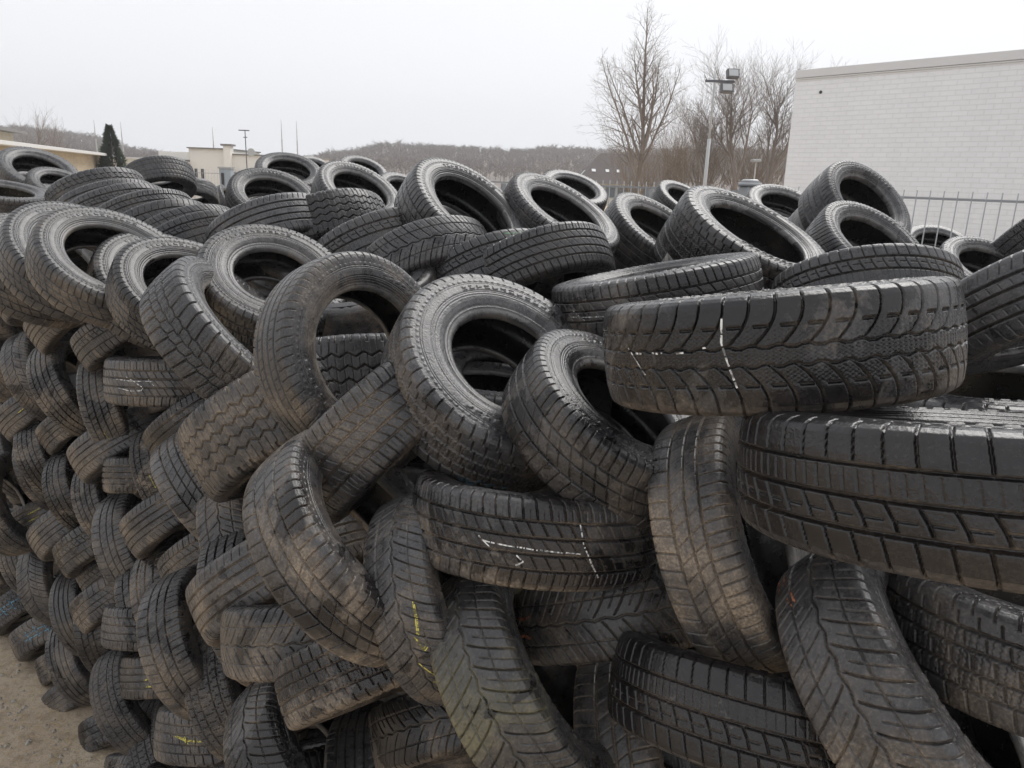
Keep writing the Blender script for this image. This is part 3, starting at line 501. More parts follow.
    ([-3.2686, 4.9422, -0.1071], [0.5294, -0.3918, -0.7525], 0.3259, 0.2069, 'arcs', 2, 0.902, 0.362, 0.0, 'right and lower of two low tyres with blue chalk grids', [('blue', [[(40.0, -40), (37.0, 46)], [(28.666666666666664, -40), (25.666666666666664, 46)], [(17.333333333333332, -40), (14.333333333333332, 46)], [(6.0, -40), (3.0, 46)], [(45, -14.2), (1, -8.2)], [(45, 20.199999999999996), (1, 26.199999999999996)], [(38.9, -37), (35.9, 49)], [(27.566666666666663, -37), (24.566666666666663, 49)], [(16.233333333333334, -37), (13.233333333333333, 49)], [(4.9, -37), (1.9000000000000004, 49)], [(43.9, -11.2), (-0.09999999999999964, -5.199999999999999)], [(43.9, 23.199999999999996), (-0.09999999999999964, 29.199999999999996)]])], 0),
    ([-1.1542, 5.5887, 3.0353], [0.4546, -0.4244, 0.7831], 0.315, 0.2, 'all_season', 2, 0.22, 0.2, 0.0, 'round ring with dark hole, left of the small muddy skyline ring', None, 0),
    ([-1.8995, 6.02, 2.9631], [0.3341, -0.4642, 0.8203], 0.3402, 0.216, 'winter', 2, 0.22, 0.2, 0.0, 'dark ring below the ring under the masts', None, 0),
    ([-4.0397, 5.5754, 0.9833], [0.5862, -0.1607, -0.7941], 0.345, 0.219, 'winter', 2, 1.172, 0.64, 0.0, 'tilted tyre cut by the left edge halfway down the wall', None, 0),
    ([-3.4711, 5.2338, 2.9428], [0.2057, -0.1063, 0.9728], 0.2898, 0.184, 'winter', 2, 0.22, 0.2, 0.0, 'tyre lying flat at the left edge below the skyline ring', None, 0),
    ([-3.7402, 5.3036, 0.6917], [0.9204, 0.1285, 0.3692], 0.319, 0.2025, 'asymmetric', 2, 0.965, 0.47900000000000004, 0.0, 'leaning ring at the left edge beside the bright yellow chalked tyre', None, 0),
    ([-3.6658, 5.2769, -0.0985], [0.5959, -0.3287, -0.7328], 0.3289, 0.2088, 'winter', 2, 0.536, 0.373, 0.0, 'left and upper of two low tyres with blue chalk grids', [('blue', [[(40.0, -40), (37.0, 46)], [(27.0, -40), (24.0, 46)], [(14.0, -40), (11.0, 46)], [(45, -14.2), (9, -8.2)], [(45, 20.199999999999996), (9, 26.199999999999996)], [(38.9, -37), (35.9, 49)], [(25.9, -37), (22.9, 49)], [(12.9, -37), (9.9, 49)], [(43.9, -11.2), (7.9, -5.199999999999999)], [(43.9, 23.199999999999996), (7.9, 29.199999999999996)]])], 0),
    ([-2.99, 4.7173, -0.1864], [0.4304, -0.4384, -0.7891], 0.3002, 0.1906, 'ribs', 2, 1.085, 0.543, 0.0, 'lowest smooth tyre on the gravel below the blue chalked tyres', None, 0),
    ([-4.2184, 5.6176, 0.0446], [0.6361, -0.2224, -0.7389], 0.345, 0.219, 'asymmetric', 2, 0.712, 0.761, 0.0, 'tilted tyre cut by the left edge just above the blue chalk grids', None, 0),
    ([-4.1409, 5.6334, 0.0846], [0.9218, 0.1214, 0.3681], 0.337, 0.214, 'arcs', 2, 1.081, 0.513, 0.0, 'leaning ring at the left edge above the blue chalked tyres', None, 0),
    ([-4.0238, 5.5298, -0.6375], [0.8879, 0.1865, 0.4206], 0.3417, 0.217, 'arcs', 2, 1.098, 0.69, 0.0, 'leaning ring at the gravel edge under the blue chalked tyres', None, 0),
    ([2.0806, 6.1459, 3.0125], [0.1191, -0.4767, 0.8709], 0.315, 0.2, 'chevron', 2, 0.22, 0.2, 0.0, 'ring between the mast and the white brick building', None, 0),
    ([-4.3849, 7.1425, 3.0808], [0.4615, -0.2894, 0.8386], 0.3465, 0.22, 'shoulder_lines', 1, 0.22, 0.2, 0.0, 'ring with wide dark hole at the left skyline before yellow brick building', None, 0),
    ([-1.8882, 6.6025, 2.918], [0.2932, -0.3342, 0.8957], 0.3055, 0.194, 'arcs', 1, 0.22, 0.2, 0.0, 'pale ring nested inside the dark ring below the masts', None, 0),
    ([0.4825, 7.0503, 3.0845], [0.2382, -0.4096, 0.8806], 0.315, 0.2, 'arcs', 1, 0.22, 0.2, 0.0, 'tyre arch showing behind the ring in front of the distant house', None, 0),
    ([-3.4252, 7.4757, 3.0705], [0.3063, -0.3912, -0.8679], 0.315, 0.24, 'winter', 1, 0.22, 0.2, 0.0, 'domed tyre on the skyline in front of the cream building', None, 0),
    ([-2.201, 7.4986, 3.1557], [0.2311, -0.4482, 0.8636], 0.315, 0.2, 'ribs', 1, 0.22, 0.2, 0.0, 'ring on the skyline beneath the pair of thin masts', None, 0),
    ([1.5624, 7.4615, 3.0173], [0.3497, -0.4021, 0.8462], 0.315, 0.2, 'shoulder_lines', 1, 0.22, 0.2, 0.0, 'arched tyre behind the big leaning ring, left of the mast foot', None, 0),
    ([3.986, 7.3751, 2.6948], [-0.0669, -0.473, 0.8785], 0.315, 0.2, 'ribs', 1, 0.22, 0.2, 0.0, 'low ring in front of the bar fence at right', None, 0),
    ([-1.1202, 7.6874, 2.9844], [0.424, -0.3581, 0.8319], 0.315, 0.23, 'chevron', 1, 0.22, 0.2, 0.0, 'small ring with mud specks left of the largest skyline ring', None, 0),
    ([-4.0862, 6.9611, 2.9718], [0.4711, -0.276, 0.8378], 0.2677, 0.17, 'chevron', 1, 0.22, 0.2, 0.0, 'small ring leaning against the left skyline ring', None, 0),
    ([-0.5174, 8.1167, 2.6597], [0.615, -0.57, 0.5448], 0.315, 0.2, 'ribs', 1, 0.22, 0.2, 0.0, 'small ring seen through the hole of the largest skyline ring', None, 0),
    ([-3.7609, 8.9296, 2.8903], [0.2071, -0.4525, -0.8674], 0.315, 0.2, 'arcs', -1, 0.22, 0.2, 0.0, 'low dark ring right below the domed skyline tyre', None, 0),
    ([-1.9041, 9.5294, 3.1883], [0.3315, -0.4426, 0.8332], 0.315, 0.2, 'shoulder_lines', -1, 0.22, 0.2, 0.0, 'tyre top showing behind the round ring with dark hole', None, 0),
    ([-2.7826, 10.7702, 3.1787], [0.4635, -0.3951, 0.7931], 0.315, 0.2, 'asymmetric', -1, 0.22, 0.2, 0.0, 'small ring peeping out right of the ring under the masts', None, 0),
    ([-5.1125, 13.6209, 2.6467], [0.8939, 0.0768, 0.4417], 0.315, 0.2, 'shoulder_lines', -1, 0.22, 0.2, 0.0, 'tiny tyre in the dip before the blue grey gate pillar', None, 0),
]
for c, ax, R, W, pat, lod, dust, wet, moss, label, chalk, spin in TYRES:
    tyre(c, ax, R, W, pat, lod, dust, wet, moss, label, chalk=chalk, spin=spin)
FILL = [((-4.507, 6.368, 0.12), (0.194, 0.29, 0.937)),
    ((-4.47, 6.356, 0.355), (-0.313, -0.023, 0.949)),
    ((-4.497, 6.409, 0.59), (0.261, -0.252, 0.932)),
    ((-4.596, 6.416, 0.825), (0.031, 0.052, 0.998)),
    ((-4.635, 6.378, 1.06), (-0.147, 0.277, 0.95)),
    ((-4.586, 6.455, 1.295), (0.198, -0.24, 0.95)),
    ((-4.603, 6.445, 1.53), (-0.32, 0.238, 0.917)),
    ((-4.62, 6.396, 1.765), (0.311, 0.24, 0.92)),
    ((-4.499, 6.309, 2.0), (0.027, 0.123, 0.992)),
    ((-4.508, 6.304, 2.235), (0.126, 0.308, 0.943)),
    ((-4.555, 6.449, 2.47), (-0.094, -0.227, 0.969)),
    ((-4.648, 6.409, 2.705), (-0.137, 0.071, 0.988)),
    ((-4.116, 5.951, 0.12), (-0.112, -0.131, 0.985)),
    ((-4.084, 6.051, 0.355), (-0.128, -0.013, 0.992)),
    ((-4.159, 6.094, 0.59), (0.301, -0.302, 0.905)),
    ((-4.033, 5.999, 0.825), (-0.314, 0.187, 0.931)),
    ((-4.104, 5.997, 1.06), (-0.311, -0.287, 0.906)),
    ((-4.06, 5.932, 1.295), (-0.205, 0.172, 0.964)),
    ((-4.005, 6.003, 1.53), (-0.108, -0.101, 0.989)),
    ((-4.061, 5.987, 1.765), (-0.261, 0.165, 0.951)),
    ((-4.027, 6.001, 2.0), (-0.296, 0.285, 0.912)),
    ((-4.161, 6.002, 2.235), (0.074, 0.28, 0.957)),
    ((-4.052, 5.951, 2.47), (0.031, -0.13, 0.991)),
    ((-4.169, 6.043, 2.705), (-0.276, -0.229, 0.933)),
    ((-3.566, 5.606, 0.12), (-0.22, -0.294, 0.93)),
    ((-3.615, 5.692, 0.355), (-0.065, -0.18, 0.981)),
    ((-3.6, 5.619, 0.59), (-0.031, -0.055, 0.998)),
    ((-3.627, 5.558, 0.825), (-0.311, -0.004, 0.95)),
    ((-3.689, 5.73, 1.06), (0.153, 0.297, 0.943)),
    ((-3.603, 5.627, 1.295), (-0.265, -0.044, 0.963)),
    ((-3.565, 5.653, 1.765), (0.316, -0.031, 0.948)),
    ((-3.623, 5.621, 2.0), (-0.015, -0.145, 0.989)),
    ((-3.719, 5.687, 2.235), (-0.081, 0.322, 0.943)),
    ((-3.603, 5.678, 2.47), (-0.0, -0.112, 0.994)),
    ((-3.724, 5.642, 2.705), (0.188, 0.245, 0.951)),
    ((-3.175, 5.235, 0.12), (0.187, 0.133, 0.973)),
    ((-3.156, 5.266, 0.355), (-0.094, 0.141, 0.986)),
    ((-3.228, 5.265, 0.59), (0.184, 0.13, 0.974)),
    ((-3.156, 5.208, 0.825), (0.104, 0.056, 0.993)),
    ((-3.239, 5.233, 1.06), (-0.171, 0.118, 0.978)),
    ((-3.163, 5.24, 1.295), (0.101, 0.203, 0.974)),
    ((-3.198, 5.251, 1.53), (0.16, 0.221, 0.962)),
    ((-3.167, 5.226, 1.765), (0.249, 0.127, 0.96)),
    ((-3.102, 5.27, 2.0), (0.013, 0.021, 1.0)),
    ((-3.182, 5.21, 2.235), (0.293, -0.015, 0.956)),
    ((-3.16, 5.274, 2.47), (0.155, -0.221, 0.963)),
    ((-3.175, 5.3, 2.705), (0.115, -0.055, 0.992)),
    ((-2.709, 4.893, 0.12), (0.094, 0.152, 0.984)),
    ((-2.753, 4.866, 0.59), (0.087, -0.304, 0.949)),
    ((-2.805, 4.948, 0.825), (-0.289, -0.238, 0.927)),
    ((-2.824, 4.94, 1.06), (-0.2, -0.303, 0.932)),
    ((-2.782, 4.928, 1.295), (0.078, 0.063, 0.995)),
    ((-2.791, 4.907, 1.765), (-0.254, 0.219, 0.942)),
    ((-2.842, 4.963, 2.0), (0.076, -0.272, 0.959)),
    ((-2.782, 4.941, 2.235), (0.054, 0.305, 0.951)),
    ((-2.749, 4.956, 2.47), (0.213, 0.097, 0.972)),
    ((-2.205, 4.531, 0.12), (0.075, -0.103, 0.992)),
    ((-2.36, 4.648, 0.355), (-0.264, 0.044, 0.963)),
    ((-2.359, 4.605, 0.59), (0.087, 0.263, 0.961)),
    ((-2.295, 4.607, 1.06), (0.296, 0.266, 0.917)),
    ((-2.342, 4.588, 1.295), (0.319, -0.002, 0.948)),
    ((-2.347, 4.563, 1.53), (0.321, -0.005, 0.947)),
    ((-2.332, 4.531, 1.765), (-0.255, 0.082, 0.963)),
    ((-2.349, 4.569, 2.0), (0.189, 0.219, 0.957)),
    ((-2.33, 4.607, 2.47), (-0.156, -0.232, 0.96)),
    ((-1.837, 4.181, 0.12), (0.162, -0.255, 0.953)),
    ((-1.875, 4.23, 0.355), (0.023, -0.114, 0.993)),
    ((-1.875, 4.158, 0.59), (-0.025, -0.097, 0.995)),
    ((-1.831, 4.192, 0.825), (-0.305, -0.163, 0.939)),
    ((-1.803, 4.124, 1.06), (0.262, 0.031, 0.965)),
    ((-1.858, 4.1, 1.295), (-0.05, 0.053, 0.997)),
    ((-1.828, 4.12, 2.0), (-0.284, 0.22, 0.933)),
    ((-1.86, 4.207, 2.235), (-0.145, 0.191, 0.971)),
    ((-1.888, 4.264, 2.47), (-0.015, 0.034, 0.999)),
    ((-1.459, 3.897, 0.12), (-0.181, 0.215, 0.96)),
    ((-1.368, 3.819, 0.355), (-0.312, 0.146, 0.939)),
    ((-1.302, 3.794, 0.59), (0.133, -0.298, 0.945)),
    ((-1.433, 3.88, 0.825), (0.097, 0.3, 0.949)),
    ((-1.456, 3.879, 1.06), (-0.138, 0.278, 0.951)),
    ((-1.425, 3.766, 1.295), (-0.059, -0.23, 0.971)),
    ((-1.477, 3.882, 1.53), (-0.264, -0.081, 0.961)),
    ((-1.443, 3.894, 2.0), (-0.047, -0.129, 0.991)),
    ((-1.41, 3.824, 2.235), (0.292, -0.084, 0.953)),
    ((-1.419, 3.747, 2.47), (-0.236, 0.089, 0.968)),
    ((-0.977, 3.417, 0.12), (-0.167, 0.17, 0.971)),
    ((-1.023, 3.493, 0.355), (-0.182, -0.088, 0.979)),
    ((-0.999, 3.508, 0.59), (0.147, 0.107, 0.983)),
    ((-0.973, 3.385, 0.825), (-0.267, -0.245, 0.932)),
    ((-1.001, 3.487, 1.06), (0.255, -0.013, 0.967)),
    ((-0.935, 3.391, 1.295), (-0.309, 0.148, 0.939)),
    ((-1.055, 3.448, 1.53), (0.3, 0.12, 0.947)),
    ((-1.048, 3.468, 1.765), (0.312, 0.109, 0.944)),
    ((-0.999, 3.521, 2.0), (0.087, -0.101, 0.991)),
    ((-1.013, 3.442, 2.235), (0.079, -0.105, 0.991)),
    ((-1.032, 3.481, 2.47), (0.225, 0.1, 0.969)),
    ((-0.954, 3.482, 2.705), (0.239, 0.012, 0.971)),
    ((-0.501, 3.077, 0.12), (0.165, -0.072, 0.984)),
    ((-0.622, 3.099, 0.355), (-0.194, -0.301, 0.934)),
    ((-0.492, 3.116, 0.59), (0.17, -0.325, 0.93)),
    ((-0.461, 3.025, 0.825), (0.083, -0.05, 0.995)),
    ((-0.583, 3.125, 1.06), (-0.229, -0.226, 0.947)),
    ((-0.546, 3.08, 1.295), (0.25, -0.229, 0.941)),
    ((-0.572, 3.083, 1.53), (-0.228, -0.144, 0.963)),
    ((-0.542, 3.055, 1.765), (-0.3, 0.272, 0.915)),
    ((-0.461, 3.01, 2.0), (0.129, 0.12, 0.984)),
    ((-0.452, 3.018, 2.235), (-0.257, 0.113, 0.96)),
    ((-0.615, 3.11, 2.705), (-0.178, -0.279, 0.944)),
    ((-0.163, 2.447, 0.12), (-0.094, -0.13, 0.987)),
    ((-0.265, 2.541, 0.355), (0.159, 0.149, 0.976)),
    ((-0.295, 2.518, 0.59), (0.114, 0.293, 0.949)),
    ((-0.229, 2.539, 0.825), (0.3, -0.312, 0.902)),
    ((-0.219, 2.44, 1.06), (-0.06, -0.303, 0.951)),
    ((-0.15, 2.459, 1.295), (0.013, -0.104, 0.994)),
    ((-0.326, 2.533, 1.53), (0.269, -0.006, 0.963)),
    ((-0.265, 2.613, 1.765), (-0.169, -0.296, 0.94)),
    ((-0.305, 2.563, 2.0), (-0.168, -0.064, 0.984)),
    ((0.135, 2.188, 0.12), (-0.294, 0.3, 0.908)),
    ((0.196, 2.118, 0.355), (-0.068, 0.022, 0.997)),
    ((0.159, 2.134, 0.59), (-0.265, 0.028, 0.964)),
    ((0.266, 2.175, 0.825), (0.238, -0.19, 0.952)),
    ((0.189, 2.099, 1.06), (-0.009, 0.05, 0.999)),
    ((0.229, 2.121, 1.295), (0.15, 0.275, 0.95)),
    ((0.197, 2.137, 1.53), (0.219, -0.185, 0.958)),
    ((0.161, 2.137, 1.765), (-0.273, 0.18, 0.945)),
    ((0.215, 2.202, 2.0), (-0.241, -0.273, 0.931)),
    ((0.584, 1.81, 0.12), (-0.05, 0.054, 0.997)),
    ((0.58, 1.813, 0.355), (0.133, -0.299, 0.945)),
    ((0.612, 1.78, 0.59), (-0.085, -0.27, 0.959)),
    ((0.633, 1.797, 0.825), (0.174, 0.039, 0.984)),
    ((0.721, 1.798, 1.06), (0.179, 0.051, 0.983)),
    ((0.677, 1.737, 2.0), (-0.142, -0.289, 0.947)),
    ((1.145, 1.431, 0.12), (-0.301, -0.286, 0.91)),
    ((1.066, 1.397, 0.355), (0.234, 0.292, 0.928)),
    ((1.083, 1.458, 0.59), (-0.049, -0.096, 0.994)),
    ((1.028, 1.459, 0.825), (0.058, 0.223, 0.973)),
    ((1.071, 1.486, 1.06), (0.021, -0.224, 0.974)),
    ((1.123, 1.44, 1.295), (0.288, 0.194, 0.938)),
    ((1.059, 1.401, 1.53), (0.279, -0.026, 0.96)),
    ((1.102, 1.415, 1.765), (0.176, 0.288, 0.941)),
    ((1.191, 1.357, 2.0), (0.065, -0.267, 0.962)),
    ((1.576, 1.085, 0.12), (-0.285, 0.304, 0.909)),
    ((1.541, 0.992, 0.355), (-0.012, 0.258, 0.966)),
    ((1.512, 1.072, 0.59), (-0.151, -0.202, 0.968)),
    ((1.547, 1.07, 0.825), (0.17, -0.175, 0.97)),
    ((1.514, 1.064, 1.06), (0.312, 0.22, 0.924)),
    ((1.609, 1.063, 1.295), (-0.067, -0.242, 0.968)),
    ((1.588, 1.078, 1.53), (-0.301, -0.215, 0.929)),
    ((-1.24, 5.818, 2.888), (0.455, -0.424, 0.783)),
    ((-1.994, 6.256, 2.807), (0.334, -0.464, 0.82)),
    ((-2.279, 7.726, 2.998), (0.231, -0.448, 0.864)),
    ((-0.325, 3.778, 2.846), (0.535, -0.395, 0.747)),
    ((0.149, 4.099, 2.811), (0.438, -0.339, 0.833)),
    ((0.737, 4.572, 2.719), (0.42, -0.4, 0.815)),
    ((0.925, 3.365, 2.738), (0.333, -0.373, 0.866)),
    ((2.123, 6.374, 2.838), (0.119, -0.477, 0.871)),
    ((2.04, 5.031, 2.879), (0.343, -0.674, 0.655)),
    ((1.786, 4.201, 2.665), (0.258, -0.568, 0.781)),
    ((4.081, 7.59, 2.526), (-0.067, -0.473, 0.878)),
    ((2.548, 4.255, 2.578), (0.114, -0.476, 0.872)),
    ((-1.052, 3.213, 2.583), (0.347, -0.445, 0.826)),
    ((-4.542, 7.338, 2.907), (0.462, -0.289, 0.839)),
    ((-1.972, 6.814, 2.743), (0.293, -0.334, 0.896)),
    ((0.463, 7.279, 2.905), (0.238, -0.41, 0.881)),
    ((1.546, 7.687, 2.83), (0.35, -0.402, 0.846)),
    ((-1.212, 7.92, 2.789), (0.424, -0.358, 0.832))]

# ---------------------------------------------------------------- tyres deeper in the heap
def deep_heap():
    """the rest of the heap, packed flat behind and under the tyres one can tell apart"""
    rng = random.Random(11); n, m = 20, 9
    full = [(-.08, .306), (0, .3148), (.08, .306), (.0985, .28), (.1, .25), (.086, .21), (.064, .198), (.088, .245), (.066, .297), (0, .304), (-.066, .297), (-.088, .245), (-.064, .198), (-.086, .21), (-.1, .25), (-.0985, .28), (-.08, .306)]
    V, Q, _ = revolve(np.array(full), n, False, None, .004)
    Vs, Qs = [], []; off = 0
    wd = Vector((.773, -.634, 0)); inn = Vector((.634, .773, 0)); p0 = Vector((0, 1.85, 0))
    def put(p, tilt=.18):
        nonlocal off
        z = Vector((rng.uniform(-tilt, tilt) * 1.8, rng.uniform(-tilt, tilt) * 1.8, 1))
        M = np.array(frame(z, (1, .1, 0), rng.uniform(0, 6))); 
        Vs.append(V @ M.T + np.array(p)); Qs.append(Q + off); off += len(V)
    s = -10.
    while s < 2.2:
        d = 1.08
        while d < 8.5:
            top = HEAP_TOP(s, d)
            z = .11
            while z < top:
                if d < 2.0 or z > top - .5 or s < -5.5:
                    put(p0 + wd * (s + rng.uniform(-.08, .08)) + inn * (d + rng.uniform(-.06, .06)) + Vector((0, 0, z + rng.uniform(-.03, .03))))
                z += .215
            d += .6
        s += .6
    me = mesh_np('tyre_heap', np.concatenate(Vs), np.concatenate(Qs), [M_TREAD], groove=np.zeros(off))
    o = link(bpy.data.objects.new('tyre_heap', me)); o.color = (.2, .1, .5, 0)
    tag(o, 'dark mass of piled tyres deep inside the heap behind the outer ones', 'tyre heap', kind='stuff')
def HEAP_TOP(s, d):
    if s > .1: return 1.5 + min(.45, max(0., (d - 1.4) * .4))
    return 2.35 + (.12 if d > 3 else 0) - (.25 if d > 6 else 0)
deep_heap()
for c, ax in FILL:
    o = tyre(c, ax, .31, .2, ('ribs', 'winter', 'all_season')[int(abs(c[0] * 100)) % 3], -1, .45, .2, 0, 'dark tyre buried in the heap, glimpsed only through gaps between the outer tyres', 'tyres buried behind the front of the heap')

# ---------------------------------------------------------------- small mesh collector
class MB:
    def __init__(s): s.v = []; s.f = []; s.mi = []
    def box(s, c, d, rz=0., mi=0):
        cx, cy, cz = c; dx, dy, dz = d[0] / 2, d[1] / 2, d[2] / 2; k = len(s.v); ca, sa = math.cos(rz), math.sin(rz)
        for x, y, z in ((-dx, -dy, -dz), (dx, -dy, -dz), (dx, dy, -dz), (-dx, dy, -dz), (-dx, -dy, dz), (dx, -dy, dz), (dx, dy, dz), (-dx, dy, dz)):
            s.v.append((cx + x * ca - y * sa, cy + x * sa + y * ca, cz + z))
        for q in ((0, 3, 2, 1), (4, 5, 6, 7), (0, 1, 5, 4), (1, 2, 6, 5), (2, 3, 7, 6), (3, 0, 4, 7)):
            s.f.append(tuple(k + i for i in q)); s.mi.append(mi)
    def tube(s, a, b, r0, r1, n=4, cap=False, mi=0):
        a, b = Vector(a), Vector(b); d = (b - a)
        if d.length < 1e-6: return
        z = d.normalized(); x = z.orthogonal().normalized(); y = z.cross(x); k = len(s.v)
        for p, r in ((a, r0), (b, r1)):
            for i in range(n):
                t = 2 * PI * i / n; s.v.append(tuple(p + (x * math.cos(t) + y * math.sin(t)) * r))
        for i in range(n):
            j = (i + 1) % n; s.f.append((k + i, k + j, k + n + j, k + n + i)); s.mi.append(mi)
        if cap: s.f.append(tuple(k + n + i for i in range(n))); s.mi.append(mi); s.f.append(tuple(k + n - 1 - i for i in range(n))); s.mi.append(mi)
    def poly(s, pts, mi=0):
        k = len(s.v); s.v += [tuple(p) for p in pts]; s.f.append(tuple(range(k, k + len(pts)))); s.mi.append(mi)
    def build(s, name, mats, parent=None, smooth=False, loc=None, rz=0., bevel=0.):
        me = bpy.data.meshes.new(name); me.from_pydata(s.v, [], s.f)
        for m in (mats if isinstance(mats, (list, tuple)) else [mats]): me.materials.append(m)
        me.polygons.foreach_set('material_index', s.mi)
        if smooth: me.polygons.foreach_set('use_smooth', [True] * len(s.f))
        me.update()
        o = link(bpy.data.objects.new(name, me))
        if parent: o.parent = parent
        if loc: o.location = loc
        o.rotation_euler.z = rz
        if bevel:
            b = o.modifiers.new('bevel', 'BEVEL'); b.width = bevel; b.segments = 2
        return o

def plain(name, c, rough=.7, var=.15, scale=6., metal=0., bump=0., bscale=40.):
    m, t, b = nt(name); g = NB(t); tc = g.n('ShaderNodeTexCoord')
    n = g.noise(tc.outputs['Object'], scale, 6, .6)
    g.l.new(g.mix(n, tuple(x * (1 - var) for x in c), tuple(min(1, x * (1 + var)) for x in c)), b.inputs['Base Color'])
    b.inputs['Roughness'].default_value = rough; b.inputs['Metallic'].default_value = metal
    if bump: g.l.new(g.bump(g.noise(tc.outputs['Object'], bscale, 5), .6, bump), b.inputs['Normal'])
    return m
def brick_mat(name, c1, c2, mortar, bw, bh, gap, bump=.004, stain=.12):
    m, t, b = nt(name); g = NB(t); tc = g.n('ShaderNodeTexCoord')
    # walls are boxes: use local x + y for the run and z for the height
    sp = g.n('ShaderNodeSeparateXYZ'); g.l.new(tc.outputs['Object'], sp.inputs[0])
    cb = g.n('ShaderNodeCombineXYZ'); g.l.new(g.math('ADD', sp.outputs[0], sp.outputs[1]), cb.inputs[0]); g.l.new(sp.outputs[2], cb.inputs[1])
    br = g.n('ShaderNodeTexBrick'); br.offset = .5; g.l.new(cb.outputs[0], br.inputs['Vector'])
    br.inputs['Scale'].default_value = 1.; br.inputs['Brick Width'].default_value = bw; br.inputs['Row Height'].default_value = bh
    br.inputs['Mortar Size'].default_value = gap; br.inputs['Mortar Smooth'].default_value = .4
    for k, c in (('Color1', c1), ('Color2', c2), ('Mortar', mortar)): br.inputs[k].default_value = (*c, 1)
    mp = g.n('ShaderNodeMapping'); mp.inputs['Scale'].default_value = (1, 1, .12); g.l.new(tc.outputs['Object'], mp.inputs['Vector'])
    n = g.noise(mp.outputs[0], 1.1, 6, .6); n2 = g.noise(tc.outputs['Object'], 9., 5, .65)
    x = g.n('ShaderNodeMix', data_type='RGBA', blend_type='MULTIPLY'); x.inputs[0].default_value = 1
    g.l.new(br.outputs['Color'], x.inputs[6]); f = g.math('ADD', g.math('MULTIPLY', n, .6), g.math('MULTIPLY', n2, .4))
    g.l.new(g.mix(g.smooth(f, .35, .65), (1 - stain,) * 3, (1, 1, 1)), x.inputs[7]); g.l.new(x.outputs[2], b.inputs['Base Color'])
    h = g.math('ADD', g.math('MULTIPLY', br.outputs['Fac'], -1.), g.math('MULTIPLY', n2, .5))
    g.l.new(g.bump(h, .8, bump), b.inputs['Normal']); b.inputs['Roughness'].default_value = .8
    return m
M = dict(
    white_brick=brick_mat('white_painted_brick', (.83, .84, .855), (.855, .865, .88), (.78, .79, .80), .25, .0833, .006, .004, .05),
    coping=plain('pale_coping', (.66, .66, .66), .5, .05, 2), yellow_brick=brick_mat('yellow_brick', (.50, .41, .27), (.58, .49, .35), (.48, .44, .38), .25, .0833, .012),
    fascia=plain('pale_fascia', (.62, .62, .61), .6, .08), roof_felt=plain('roof_felt', (.20, .19, .18), .9, .2), cream=plain('cream_render', (.66, .62, .53), .85, .06, .8),
    white=plain('white_render', (.80, .78, .73), .85, .05, .8), dark=plain('dark_opening', (.03, .03, .035), .3, .1), bluegrey=plain('blue_grey_paint', (.30, .35, .40), .5, .1),
    fence=plain('galvanised_steel', (.34, .345, .35), .5, .15, 20, .2), pole=plain('grey_pole', (.42, .43, .43), .5, .1, 10), lamp=plain('lamp_housing', (.10, .10, .11), .5, .2), glass=plain('lamp_glass', (.45, .46, .47), .15, .1),
    bark=plain('grey_brown_bark', (.155, .125, .10), .9, .3, 8), twig=plain('brown_twigs', (.21, .175, .15), .9, .25, 3), shrub=plain('tan_twigs', (.215, .17, .128), .9, .3, 1.5), wood_far=plain('bare_wood', (.20, .165, .145), .95, .35, .08), conifer=plain('conifer_green', (.035, .05, .028), .9, .4, 3),
    tile=plain('brown_roof_tiles', (.075, .06, .055), .85, .2, 2), pane=plain('window_pane', (.13, .15, .17), .2, .2), skylight=plain('skylight_frame', (.32, .33, .34), .35, .03), cap=plain('zinc_cap', (.38, .39, .40), .45, .12, 12, .3),
    hill=plain('winter_hillside', (.19, .155, .13), .95, .35, .03))

# ---------------------------------------------------------------- ground: low in front of the heap, a bank up to the yard behind it
def ground_z(x, y):
    d = (x - 0) * .634 + (y - 1.85) * .773           # metres inwards from the face of the heap
    t = min(1, max(0, (d - 1.5) / 4.)); return -.32 + 1.62 * t * t * (3 - 2 * t)
def ground():
    xs = sorted(set([-1500, -700, -300, -150, -80, -50, -30] + [round(-20 + .5 * i, 2) for i in range(81)] + [30, 50, 80, 150, 300, 700, 1500]))
    ys = sorted(set([-60, -30] + [round(-10 + .5 * i, 2) for i in range(81)] + [40, 60, 100, 200, 400, 800, 1800]))
    V = [(x, y, ground_z(x, y)) for y in ys for x in xs]; n = len(xs)
    Q = [(j * n + i, j * n + i + 1, (j + 1) * n + i + 1, (j + 1) * n + i) for j in range(len(ys) - 1) for i in range(n - 1)]
    m, t, b = nt('gravel_yard'); g = NB(t); tc = g.n('ShaderNodeTexCoord'); P = tc.outputs['Object']
    n1, n2, n3 = g.noise(P, 1.3, 6, .6), g.noise(P, 14., 6, .7), g.noise(P, 120., 4, .7)
    c = g.mix(g.smooth(n1, .35, .65), (.47, .375, .27), (.56, .465, .35)); c = g.mix(g.smooth(n2, .42, .66, 0, .65), c, (.27, .20, .135))
    c = g.mix(g.smooth(n3, .56, .68, 0, .7), c, (.48, .435, .375)); c = g.mix(g.smooth(n3, .42, .34, 0, .5), c, (.10, .08, .06))
    g.l.new(c, b.inputs['Base Color']); b.inputs['Roughness'].default_value = .9
    h = g.math('ADD', g.math('MULTIPLY', n2, 1.), g.math('MULTIPLY', n3, .5)); g.l.new(g.bump(h, .9, .02), b.inputs['Normal'])
    o = link(bpy.data.objects.new('ground', mesh_np('ground', V, Q, [m]))); tag(o, 'tan gravel yard littered with straw along the foot of the heap', 'ground', kind='structure')
ground()
rg = random.Random(3)
straw = MB(); peb = MB()
